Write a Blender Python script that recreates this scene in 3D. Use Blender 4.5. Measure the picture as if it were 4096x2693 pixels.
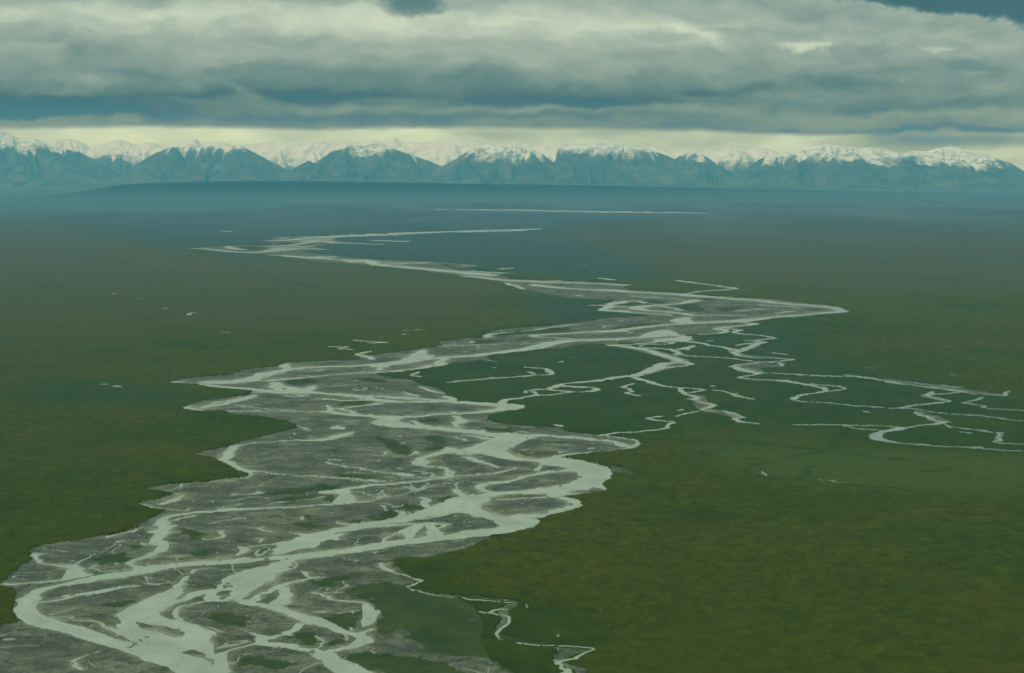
import bpy, math
import numpy as np

for o in list(bpy.data.objects):
    bpy.data.objects.remove(o)
scene = bpy.context.scene
COL = scene.collection

# ------------------------------------------------------------------ camera
# everything is in metres; the camera flies 600 m above the river plain and looks along +Y
F = 5628.0            # focal length in pixels of the 4096 px wide photograph
CX, CY = 2048.0, 1346.5
HZ = 680.0            # image row of the true horizon
H = 600.0
TH = math.atan((CY - HZ) / F)
cam_d = bpy.data.cameras.new("camera")
cam_d.sensor_width = 36.0
cam_d.lens = 36.0 * F / 4096.0
cam_d.clip_start = 1.0
cam_d.clip_end = 200000.0
cam = bpy.data.objects.new("camera", cam_d)
cam.location = (0, 0, H)
cam.rotation_euler = (math.pi / 2 - TH, 0, 0)
COL.objects.link(cam)
scene.camera = cam
CT, ST = math.cos(TH), math.sin(TH)

def ray(px, py):
    px = np.asarray(px, float); py = np.asarray(py, float)
    xc = px - CX; yc = CY - py
    return xc, F * CT + yc * ST, -F * ST + yc * CT

def unproj(px, py, z=0.0):
    dx, dy, dz = ray(px, py)
    t = (z - H) / dz
    return dx * t, dy * t

def at_depth(px, py, Y):
    dx, dy, dz = ray(px, py)
    t = Y / dy
    return dx * t, H + dz * t

# ------------------------------------------------------------------ render / light settings
scene.view_settings.view_transform = 'Standard'
scene.view_settings.look = 'None'
scene.view_settings.exposure = EXPOSURE = 0.0
scene.view_settings.gamma = 1.0
scene.view_settings.use_curve_mapping = False
scene.cycles.use_denoising = True
scene.cycles.volume_bounces = 0
scene.cycles.max_bounces = 4

SUN_EL, SUN_AZ = math.radians(27), math.radians(212)   # azimuth clockwise from +Y (view direction)
sd = bpy.data.lights.new("sun", 'SUN')
sd.energy = 1.5
sd.angle = math.radians(14)
sd.color = (0.95, 1.0, 0.84)
sun = bpy.data.objects.new("sun", sd)
sun.rotation_euler = (math.pi / 2 - SUN_EL, 0, math.pi - SUN_AZ)
COL.objects.link(sun)

# air: density, tint and brightness of the haze box built at the end
HAZE_D, HAZE_C, HAZE_S, HAZE_TOP = 2.35e-5, (0.13, 0.62, 1.0), (0.27, 0.36, 0.36), 2300.0

def lin(r, g, b):
    f = lambda c: (c / 255 / 12.92) if c <= 10.3 else ((c / 255 + 0.055) / 1.055) ** 2.4
    return (f(r), f(g), f(b), 1.0)

# ------------------------------------------------------------------ node helper
class NT:
    def __init__(self, tree):
        self.t = tree
        for n in list(tree.nodes):
            tree.nodes.remove(n)
    def n(self, typ, **kw):
        nd = self.t.nodes.new(typ)
        for k, v in kw.items():
            setattr(nd, k, v)
        return nd
    def put(self, sock, v):
        if isinstance(v, bpy.types.NodeSocket):
            self.t.links.new(v, sock)
        else:
            sock.default_value = v
    def m(self, op, a, b=None, c=None, clamp=False):
        nd = self.n('ShaderNodeMath', operation=op, use_clamp=clamp)
        self.put(nd.inputs[0], a)
        if b is not None: self.put(nd.inputs[1], b)
        if c is not None: self.put(nd.inputs[2], c)
        return nd.outputs[0]
    def vm(self, op, a, b=None, s=None):
        nd = self.n('ShaderNodeVectorMath', operation=op)
        self.put(nd.inputs[0], a)
        if b is not None: self.put(nd.inputs[1], b)
        if s is not None: self.put(nd.inputs['Scale'], s)
        return nd.outputs[0]
    def noise(self, vec, scale, detail=5, rough=0.55, dist=0.0, color=False, dim='3D'):
        nd = self.n('ShaderNodeTexNoise', noise_dimensions=dim)
        self.put(nd.inputs['Vector'], vec)
        nd.inputs['Scale'].default_value = scale
        nd.inputs['Detail'].default_value = detail
        nd.inputs['Roughness'].default_value = rough
        nd.inputs['Distortion'].default_value = dist
        return nd.outputs['Color' if color else 'Fac']
    def ss(self, v, lo, hi):      # smoothstep, lo may be above hi
        nd = self.n('ShaderNodeMapRange', interpolation_type='SMOOTHSTEP')
        self.put(nd.inputs['Value'], v)
        if lo < hi:
            nd.inputs['From Min'].default_value = lo; nd.inputs['From Max'].default_value = hi
        else:
            nd.inputs['From Min'].default_value = hi; nd.inputs['From Max'].default_value = lo
            nd.inputs['To Min'].default_value = 1.0; nd.inputs['To Max'].default_value = 0.0
        return nd.outputs['Result']
    def mix(self, f, a, b, blend='MIX'):
        nd = self.n('ShaderNodeMix', data_type='RGBA', blend_type=blend)
        self.put(nd.inputs[0], f); self.put(nd.inputs[6], a); self.put(nd.inputs[7], b)
        return nd.outputs[2]
    def ramp(self, v, stops, interp='LINEAR'):
        nd = self.n('ShaderNodeValToRGB')
        cr = nd.color_ramp; cr.interpolation = interp
        while len(cr.elements) < len(stops):
            cr.elements.new(0.5)
        for e, (p, c) in zip(cr.elements, stops):
            e.position = p; e.color = c if not isinstance(c, (int, float)) else (c, c, c, 1)
        self.put(nd.inputs[0], v)
        return nd.outputs[0]
# ------------------------------------------------------------------ world: sky with a procedural cloud deck
world = bpy.data.worlds.new("World"); scene.world = world
world.use_nodes = True
N = NT(world.node_tree)
tc = N.n('ShaderNodeTexCoord')
sp = N.n('ShaderNodeSeparateXYZ'); N.put(sp.inputs[0], tc.outputs['Generated'])
gx, gy, gz = sp.outputs
ya = N.m('MAXIMUM', N.m('ABSOLUTE', gy), 0.12)
U = N.m('DIVIDE', gx, ya)
V = N.m('DIVIDE', gz, ya)
# sky coordinates: 1 unit = 1000 px of the photograph's scale (0.178 in tangent space); y counts down from the zenith side
SX = N.m('MULTIPLY_ADD', U, F / 1000, CX / 1000)
SY = N.m('MULTIPLY_ADD', V, -F / 1000, HZ / 1000)
def sky_xy(px, py):
    dx, dy, dz = ray(px, py)
    return float(dx / dy * F + CX) / 1000, float(HZ - dz / dy * F) / 1000

cb = N.n('ShaderNodeCombineXYZ'); N.put(cb.inputs[0], N.m('MULTIPLY', SX, 0.30)); N.put(cb.inputs[1], SY)
cb.inputs[2].default_value = 3.7
Pst = cb.outputs[0]                       # stretched coordinates: layered cloud
cb = N.n('ShaderNodeCombineXYZ'); N.put(cb.inputs[0], N.m('MULTIPLY', SX, 0.62)); N.put(cb.inputs[1], SY)
cb.inputs[2].default_value = 9.1
Ppf = cb.outputs[0]                       # rounder coordinates: puffs

def sepc(c):
    s = N.n('ShaderNodeSeparateColor'); N.put(s.inputs[0], c); return s.outputs
w1 = sepc(N.noise(Ppf, 5.0, 6, 0.60, color=True))
w2 = sepc(N.noise(Pst, 7.0, 4, 0.50, color=True))
wx = N.m('SUBTRACT', w1[0], 0.5); wy = N.m('SUBTRACT', w1[1], 0.5); wz = N.m('SUBTRACT', w2[1], 0.5)
X = N.m('MULTIPLY_ADD', wx, 0.42, SX)
Y = N.m('ADD', SY, N.m('ADD', N.m('MULTIPLY', wy, 0.13), N.m('MULTIPLY', wz, 0.07)))
Yl = N.m('ADD', SY, N.m('MULTIPLY', wz, 0.045))      # calmer rows low over the horizon

def prof(y, pts):
    lo, hi = pts[0][0], pts[-1][0]
    t = N.m('DIVIDE', N.m('SUBTRACT', y, lo), hi - lo, clamp=True)
    return N.ramp(t, [((p - lo) / (hi - lo), v) for p, v in pts], 'B_SPLINE' if False else 'EASE')

# brightness of the deck by height above the horizon, left / middle / right
PL = [(-0.30,.60),(0.0,.60),(.06,.76),(.12,.66),(.18,.56),(.25,.54),(.32,.45),(.37,.34),(.41,.17),(.455,.20),(.475,.46),(.52,.44)]
PM = [(-0.30,.62),(0.0,.60),(.05,.74),(.11,.77),(.18,.64),(.26,.52),(.32,.38),(.37,.24),(.41,.28),(.44,.42),(.475,.30),(.505,.34)]
PR = [(-0.30,.45),(0.0,.56),(.10,.56),(.18,.60),(.27,.52),(.33,.40),(.37,.40),(.42,.36),(.46,.50),(.49,.42),(.52,.26),(.54,.40)]
pl, pm, pr = prof(Y, PL), prof(Y, PM), prof(Y, PR)
fx1 = N.ss(X, 0.25, 1.25); fx2 = N.ss(X, 2.3, 3.3)
B = N.mix(fx2, N.mix(fx1, pl, pm), pr)

def blob(px, py, rx, ry, a, x=None, y=None, tilt=0.0):
    cx, cy = sky_xy(px, py)
    x = x or X; y = y or Y
    dx = N.m('SUBTRACT', x, cx); dy = N.m('SUBTRACT', y, cy)
    if tilt: dy = N.m('MULTIPLY_ADD', dx, -tilt, dy)
    q = N.m('ADD', N.m('POWER', N.m('ABSOLUTE', N.m('DIVIDE', dx, rx / 1000)), 2.0), N.m('POWER', N.m('ABSOLUTE', N.m('DIVIDE', dy, ry / 1000)), 2.0))
    return N.m('MULTIPLY', N.m('EXPONENT', N.m('MULTIPLY', q, -1.0)), a)
acc = N.n('ShaderNodeRGBToBW'); N.put(acc.inputs[0], B); acc = acc.outputs[0]
BL = [(80, 405, 420, 30, -.16), (500, 440, 520, 26, -.12), (260, 230, 60, 40, -.10), (520, 300, 120, 35, -.12), (700, 380, 260, 22, -.13),
      (350, 330, 100, 30, .10), (960, 375, 60, 16, .22, .35), (820, 400, 200, 14, .14), (1250, 385, 330, 24, -.22), (1380, 300, 220, 40, -.08),
      (1560, 400, 200, 14, .16), (2100, 395, 520, 26, -.18), (2380, 415, 240, 24, -.26), (1950, 470, 500, 14, -.08), (1050, 470, 400, 12, -.10),
      (2250, 250, 340, 60, .10), (1500, 90, 500, 50, .07), (2050, 75, 200, 12, .10), (2500, 110, 260, 26, .08), (2720, 110, 60, 34, .12, .5),
      (2810, 150, 70, 30, .20, .4), (700, 60, 500, 26, .10), (120, 130, 120, 40, -.05), (330, 260, 260, 40, -.06), (1150, 150, 160, 30, -.07),
      (3400, 330, 180, 26, -.22, .0), (3560, 285, 180, 16, -.14), (2900, 360, 240, 22, -.20), (3420, 445, 120, 16, -.20), (3800, 420, 300, 22, -.12),
      (3850, 260, 90, 26, -.12), (3960, 275, 70, 28, -.10), (3620, 320, 60, 12, .12), (4000, 330, 90, 26, .10), (3450, 520, 420, 12, -.14),
      (3000, 100, 500, 20, .02), (3000, 130, 260, 16, -.08), (2400, 15, 300, 20, -.05), (1700, 20, 300, 16, -.12)]
for b in BL:
    acc = N.m('ADD', acc, blob(*b[:5], tilt=b[5] if len(b) > 5 else 0.0))
# fine structure
f1 = N.m('SUBTRACT', N.noise(Ppf, 9.0, 8, 0.62), 0.5)
f2 = N.m('SUBTRACT', N.noise(Pst, 16.0, 7, 0.60), 0.5)
acc = N.m('ADD', acc, N.m('ADD', N.m('MULTIPLY', f1, 0.20), N.m('MULTIPLY', f2, 0.14)))
# billows: tops of each lump catch the light from above, undersides stay grey
def billow(sc, dy, det, rg, amp, stretch):
    c_ = N.n('ShaderNodeCombineXYZ'); N.put(c_.inputs[0], N.m('MULTIPLY', X, stretch)); N.put(c_.inputs[1], Y); c_.inputs[2].default_value = sc
    a_ = N.noise(c_.outputs[0], sc, det, rg)
    b_ = N.noise(N.vm('ADD', c_.outputs[0], (0, dy, 0)), sc, det, rg)
    return N.m('MULTIPLY', N.m('SUBTRACT', b_, a_), amp)
acc = N.m('ADD', acc, N.m('ADD', billow(6.0, .034, 5, .46, .46, .50), billow(16.0, .012, 5, .52, .20, .55)))
# two gaps in the deck with hard upper rims
def gap(px0, px1, py, dep, amp):
    cx, cy = sky_xy((px0 + px1) / 2, py)
    hw = (px1 - px0) / 2000
    g = N.ss(N.m('ABSOLUTE', N.m('SUBTRACT', X, cx)), hw, hw * 0.6)
    g = N.m('MULTIPLY', g, N.ss(SY, cy - .009, cy + .008))
    rg = N.m('MULTIPLY', N.m('SUBTRACT', N.noise(Ppf, 34.0, 5, .6), .5), .085)
    tri = N.m('MULTIPLY', N.m('ABSOLUTE', N.m('SUBTRACT', X, cx)), dep / hw * .8)
    g = N.m('MULTIPLY', g, N.ss(N.m('ADD', N.m('ADD', SY, tri), rg), cy + dep * 1.05, cy + dep * .5))
    return N.m('MULTIPLY', g, amp)
acc = N.m('ADD', acc, gap(3010, 3370, 170, .050, .22))
acc = N.m('ADD', acc, gap(3700, 3900, 188, .034, .13))
acc = N.m('ADD', acc, gap(3790, 4000, 286, .028, .15))
# ragged near cloud, upper right and top centre
rag = N.m('ADD', N.m('MULTIPLY', wx, .10), N.m('MULTIPLY', N.m('SUBTRACT', N.noise(Ppf, 26.0, 5, 0.6), .5), .07))
cx0, cy0 = sky_xy(3400, -6); cx1, cy1 = sky_xy(4080, 98)
sl = (cy1 - cy0) / (cx1 - cx0)
ln = N.m('SUBTRACT', N.m('ADD', SY, rag), N.m('MULTIPLY_ADD', SX, sl, cy0 - sl * cx0))
dk = N.m('MULTIPLY', N.ss(ln, .010, -.020), N.ss(SX, 3.15, 3.5))
dk = N.m('MULTIPLY', dk, 0.92)
cxa, cya = sky_xy(1640, 10)
q = N.m('ADD', N.m('POWER', N.m('DIVIDE', N.m('SUBTRACT', N.m('ADD', SX, N.m('MULTIPLY', rag, 1.2)), cxa), .12), 2.0),
        N.m('POWER', N.m('DIVIDE', N.m('SUBTRACT', N.m('ADD', SY, rag), cya), .055), 2.0))
dk2 = N.m('MULTIPLY', N.ss(q, 1.5, 0.1), .62)
acc = N.m('MULTIPLY', acc, N.m('SUBTRACT', 1.0, dk)); 
acc = N.m('ADD', acc, N.m('MULTIPLY', dk, -.02))
acc = N.m('MULTIPLY', acc, N.m('SUBTRACT', 1.0, dk2))
# bright opening under the deck, edge sinks slowly to the right
edge = N.m('MULTIPLY_ADD', N.ss(SX, 0.8, 4.0), 0.022, 0.509)
edge = N.m('SUBTRACT', edge, N.m('MULTIPLY', N.ss(SX, .2, 1.3), -0.0))
low = N.ss(N.m('SUBTRACT', N.m('ADD', SY, N.m('ADD', N.m('MULTIPLY', wz, .050), N.m('MULTIPLY', wy, .012))), edge), -.012, .016)
lowB = N.m('ADD', .85, N.m('MULTIPLY', N.m('SUBTRACT', N.noise(Pst, 9.0, 6, .6), .5), .70))
lowB = N.m('SUBTRACT', lowB, N.m('MULTIPLY', N.ss(SX, 1.9, 2.9), .10))
lowB = N.m('ADD', lowB, blob(3860, 560, 420, 30, -.38, SX, SY))
lowB = N.m('ADD', lowB, blob(2250, 535, 500, 26, -.14, SX, SY))
lowB = N.m('ADD', lowB, blob(2830, 520, 180, 30, .10, SX, SY))
mixn = N.n('ShaderNodeMix', data_type='FLOAT'); N.put(mixn.inputs[0], low); N.put(mixn.inputs[2], acc); N.put(mixn.inputs[3], lowB)
Bf = mixn.outputs[0]
cloud = N.ramp(Bf, [(0.0, lin(50, 96, 108)), (.14, lin(64, 108, 118)), (.32, lin(96, 130, 132)), (.50, lin(130, 152, 146)),
                    (.68, lin(162, 177, 164)), (.86, lin(196, 209, 186)), (1.0, lin(222, 226, 192))])
warm = N.mix(N.m('MULTIPLY', low, .8), (1, 1, 1, 1), (1.03, 1.01, .94, 1))
cloud = N.mix(1.0, cloud, warm, 'MULTIPLY')
# what the layered haze in front takes away and adds, undone here so that the deck itself keeps its own colour
path = N.m('MINIMUM', N.m('DIVIDE', HAZE_TOP - H, N.m('MAXIMUM', V, .002)), 72000.0)
cs = sepc(cloud); chs = []
for k in range(3):
    T_ = N.m('EXPONENT', N.m('MULTIPLY', path, -HAZE_D * HAZE_C[k]))
    e_ = N.m('DIVIDE', N.m('SUBTRACT', cs[k], N.m('MULTIPLY', N.m('SUBTRACT', 1.0, T_), HAZE_S[k])), T_)
    chs.append(N.m('MAXIMUM', e_, .01))
cc = N.n('ShaderNodeCombineColor')
for k in range(3): N.put(cc.inputs[k], chs[k])
cloud = cc.outputs[0]
# overhead, outside the picture, the overcast is brighter than along the horizon
el = N.ss(gz, 0.15, 0.6)
over = N.ramp(N.noise(tc.outputs['Generated'], 5, 4, .5), [(.3, (.42, .60, .62, 1)), (.7, (.66, .92, .92, 1))])
over = N.mix(1.0, over, (.98, 1.02, .90, 1), 'MULTIPLY')
cloud = N.mix(el, cloud, over)
SKY_GAIN = 1.0
skyt = N.n('ShaderNodeTexSky', sky_type='NISHITA', sun_disc=False, sun_elevation=SUN_EL, sun_rotation=SUN_AZ)
b1 = N.n('ShaderNodeBackground'); N.put(b1.inputs[0], skyt.outputs[0]); b1.inputs[1].default_value = 0.08
b2 = N.n('ShaderNodeBackground'); N.put(b2.inputs[0], cloud); b2.inputs[1].default_value = SKY_GAIN
mx = N.n('ShaderNodeMixShader'); mx.inputs[0].default_value = 0.94
N.put(mx.inputs[1], b1.outputs[0]); N.put(mx.inputs[2], b2.outputs[0])
wo = N.n('ShaderNodeOutputWorld'); N.put(wo.inputs[0], mx.outputs[0])
# ------------------------------------------------------------------ the braided river, surveyed tile by tile
# each tile: origin in the 4096 x 2693 frame, 2.38 units per pixel; ground positions follow by projection onto the plain
TO = {1: (0, 2093), 2: (900, 2093), 3: (1600, 2093), 4: (400, 1600), 5: (1300, 1600), 6: (1900, 1600), 7: (600, 1250),
      8: (1500, 1250), 9: (2300, 1250), 10: (3096, 1250), 11: (2400, 950), 12: (1500, 950), 13: (700, 850), 14: (0, 950)}
def tp(tile, s):
    ox, oy = TO[tile]
    out = []
    for w in s.split():
        v = [float(q) for q in w.split(',')]
        out.append([ox + v[0] / 2.38, oy + v[1] / 2.38] + [q / 2.38 for q in v[2:]])
    return out
BED = [
 (13, "140,340 340,362 600,378 700,392 890,405 1120,432 1400,478 1640,487 1900,505 2100,535 2300,555"),
 (12, "0,272 220,295 440,322 620,345 850,378 1010,398 1180,422 1300,452 1390,500 1520,520 1700,555 1850,580 2000,590 2300,600 2150,640 1980,645 2200,660 2160,695"),
 (11, "0,703 250,722 480,745 200,765 0,775"),
 (12, "2140,785 1900,820 1560,850 1160,885 1050,915 1030,960 900,965 700,985 600,1000 660,1035 470,1055 300,1085 0,1120"),
 (7, "2380,385 2100,410 2080,445 1900,455 1300,482 1180,520 900,545 750,600 400,625 280,645 185,665 240,675 500,690 560,715 975,750 940,785 650,830 400,865 325,900 380,925 700,942 760,975 1100,1005 1300,1040 1440,1095 1350,1120 1190,1145 1150,1170 920,1225 800,1260 770,1285 500,1330 425,1355"),
 (4, "900,525 1050,545 1120,570 1160,600 1300,650 1420,715 1330,745 1000,778 760,800 430,850 560,868 710,900 560,945 400,970 410,995 520,1022 650,1045 520,1110 450,1160 360,1190 360,1215 200,1260 0,1300"),
 (1, "860,145 640,185 440,220 300,250 290,300 300,355 180,420 130,480 80,520 0,575 -30,592 0,610 100,620 165,670 150,740 105,795 210,870 225,920 150,965 0,980 -300,1060 -900,1300 -1300,1700 2000,1750"),
 (2, "3400,1750 2750,1430 2500,1300 2420,1130 2440,980 2380,830 2250,720 2050,690 1860,650 1760,625 1700,600 1860,545 1640,440 1590,380 1640,340 1800,330 1950,330 2100,290 2300,235 2380,200"),
 (3, "830,150 870,120 1100,65 1290,0"),
 (6, "560,1180 590,1140 700,1110 900,1065 1000,1020 1015,990 940,965 805,915 1000,905 1200,880 1255,855 1190,795 1300,740 1315,705 1250,640 1120,600 1020,575 840,550 1000,515 1250,490 1500,465 1580,430 1550,385 1480,375 1220,345 1170,345 1000,325 840,300 800,260 600,255 300,240 100,200 150,150 300,105 435,70 280,30 240,35"),
 (8, "1190,865 1000,860 760,850 700,790 620,740 430,690 400,660 300,640 0,590 20,580 300,550 650,510 720,490 830,480 1000,455 1180,480 1060,430 1100,410 1350,375 1520,350 1800,340 1900,320 2000,300 2300,300"),
 (9, "300,290 700,290 760,262 1000,245 1060,215 1400,185 1480,150 1700,120 1640,95 1720,80 2000,55 2380,35"),
 (11, "1900,745 2200,725 2330,710 2280,670 2150,645 1900,625 1600,590 1300,575 950,550 830,530 620,525 250,505 230,480 300,448 0,435"),
 (12, "2380,435 1800,415 1600,410 1300,400 1180,360 1300,338 1000,320 750,310 1000,270 700,245 540,232 300,222 0,210"),
 (13, "1800,440 1650,430 1500,405 1200,380 1450,355 1300,330 1550,300 1950,305 1500,265 1560,240 2380,205 2380,190 1500,230 1000,248 870,270 930,310 600,315 350,325"),
]
# filled water areas
WP = [
 (1, "560,400 700,400 800,440 885,490 640,540 300,575 100,600 20,590 60,560 120,570 300,560 600,530 640,470 620,430"),
 (1, "1420,700 1620,690 1790,645 1640,720 1560,780 1525,840 1560,890 1640,920 1740,930 1900,980 2070,1050 2010,1110 2060,1150 2060,1240 2100,1255 2160,1270 2165,1320 1890,1250 1740,1235 1500,1180 1300,1140 1200,1110 1110,1070 1100,990 1130,940 1080,880 1250,800"),
 (2, "540,600 640,610 650,740 570,790 450,790 430,740 520,690"),
 (2, "570,75 700,90 880,100 1050,70 1140,55 1250,30 1500,20 1900,0 2100,0 1800,20 1400,50 1120,80 1080,120 1120,150 900,200 830,245 700,250 560,290 400,310 480,250 580,225 440,205 620,170 780,135 700,105"),
 (2, "1650,90 1850,10 2150,10 2080,60 2060,120 1900,150 1740,150 1750,110"),
 (2, "0,740 0,640 150,470 400,420 620,390 560,450 500,540 300,650 180,740"),
 (4, "2380,830 2100,885 2290,910 2270,960 2200,995 2380,980"),
 (4, "2220,240 2270,245 2340,265 2330,280 2210,285"),
 (5, "1150,450 1280,455 1250,500 1050,520 1120,480"), (5, "860,550 960,570 1000,600 930,620 850,600"),
 (5, "1500,1020 1600,1090 1750,1110 1850,1090 2100,1060 2300,1000 2380,1010 2380,1040 2100,1090 2010,1150 2000,1180 1900,1220 1700,1270 1500,1300 1200,1330 800,1370 400,1400 200,1428 0,1500 -100,1500 250,1400 600,1350 1100,1290 1400,1240 1650,1210 1620,1150 1450,1100 1300,1070 1200,1070 1250,1000"),
 (5, "200,880 280,890 330,950 280,970 130,990 60,1000 150,920"), (5, "70,280 110,240 200,270 160,285"),
 (5, "1215,155 1270,150 1290,170 1365,200 1290,240 1330,265 1240,260 1220,210"),
 (5, "560,210 800,170 700,200 820,240 640,260"),
 (6, "600,555 840,550 1020,575 1120,600 1250,640 1315,705 1300,740 1190,795 1240,840 1255,855 1200,875 1000,895 805,915 940,965 1015,990 990,1030 900,1065 880,1020 940,990 760,930 500,920 300,890 600,850 850,800 980,760 1000,700 950,685 700,690 560,720 600,690 880,655 850,640 620,610"),
 (7, "1150,670 1240,665 1260,700 1350,710 1470,720 1500,750 1200,750"),
 (8, "370,375 500,350 480,400 600,410 500,430 300,450 230,460 330,410"),
 (11, "670,800 720,770 850,755 880,800 910,815 750,812"),
]
# gravel bars standing in that water
IP = [
 (1, "1280,940 1400,960 1600,990 1780,1030 1760,1070 1680,1080 1560,1040 1400,1010 1310,1000"),
 (1, "1740,1225 1850,1195 1980,1240 1980,1285 1900,1270"), (1, "1130,1070 1200,1075 1265,1125 1150,1100"),
 (1, "390,745 400,690 480,630 640,585 780,568 900,575 885,610 870,640 740,665 560,700"), (1, "960,610 1020,560 1180,545 1200,560 1050,610"),
 (1, "1440,530 1500,520 1700,540 1680,580 1600,645 1480,610 1450,570"), (1, "1600,480 1680,462 1780,470 1800,500 1700,520 1620,500"),
 (1, "1370,1075 1400,1065 1450,1080 1400,1090"), (1, "1370,590 1500,620 1600,650 1560,660 1450,630"),
 (2, "350,720 360,680 490,660 525,690 510,730 400,770"), (2, "490,520 560,480 640,440 780,520 560,560"),
 (2, "130,720 260,650 420,560 450,565 300,670 180,720"), (2, "-80,740 -60,660 0,640 90,640 30,680"), (2, "-20,600 40,570 70,590 10,620"), (2, "1800,140 1850,90 1930,30 1920,120"), (2, "910,195 1000,150 1080,150 1020,180"),
 (2, "1740,95 1800,80 1790,100"), (2, "880,1215 1050,1175 950,1225"), (2, "400,1080 470,1050 550,1055 440,1085"), (2, "1130,1060 1250,1080 1240,1095 1150,1080"),
 (5, "1180,1110 1250,1075 1400,1090 1630,1160 1650,1200 1400,1240 1120,1290 1100,1240 1250,1150"),
 (5, "1500,1040 1540,970 1700,955 2000,940 2200,960 2340,990 2200,1040 1900,1080 1850,1060 1730,1110 1600,1080"),
 (5, "1600,940 1800,900 2120,890 2100,920 1850,940"), (5, "820,1160 880,1140 960,1145 900,1170"), (5, "1540,840 1640,820 1620,860"),
 (5, "880,1310 930,1250 970,1200 960,1290"), (5, "1920,1100 2120,1060 2100,1075"), (5, "1930,1130 2060,1115 2010,1140"),
 (5, "80,1270 400,1240 150,1275"), (5, "450,960 500,950"), 
 (6, "900,880 960,860 1050,860 1100,825 1200,850 1190,880 1000,890"), (6, "840,905 1000,885 900,905"),
 (7, "285,665 400,645 520,648 440,672"), (7, "770,605 900,580 1020,575 1000,605"), (7, "690,700 860,680 900,700 760,712"), (7, "940,670 1100,650 1150,690 1000,712"),
 (7, "1160,580 1400,545 1600,540 1300,575"), (7, "370,890 600,855 560,875 400,900"), (7, "1200,600 1600,590 1300,612"),
 (8, "90,550 160,500 400,485 460,510 350,535 150,555"), (8, "440,480 540,468 500,495 450,500"),
 (11, "1000,600 1500,615 1300,640"), (11, "1800,690 2000,670 2150,690 1900,710"),
]
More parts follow.
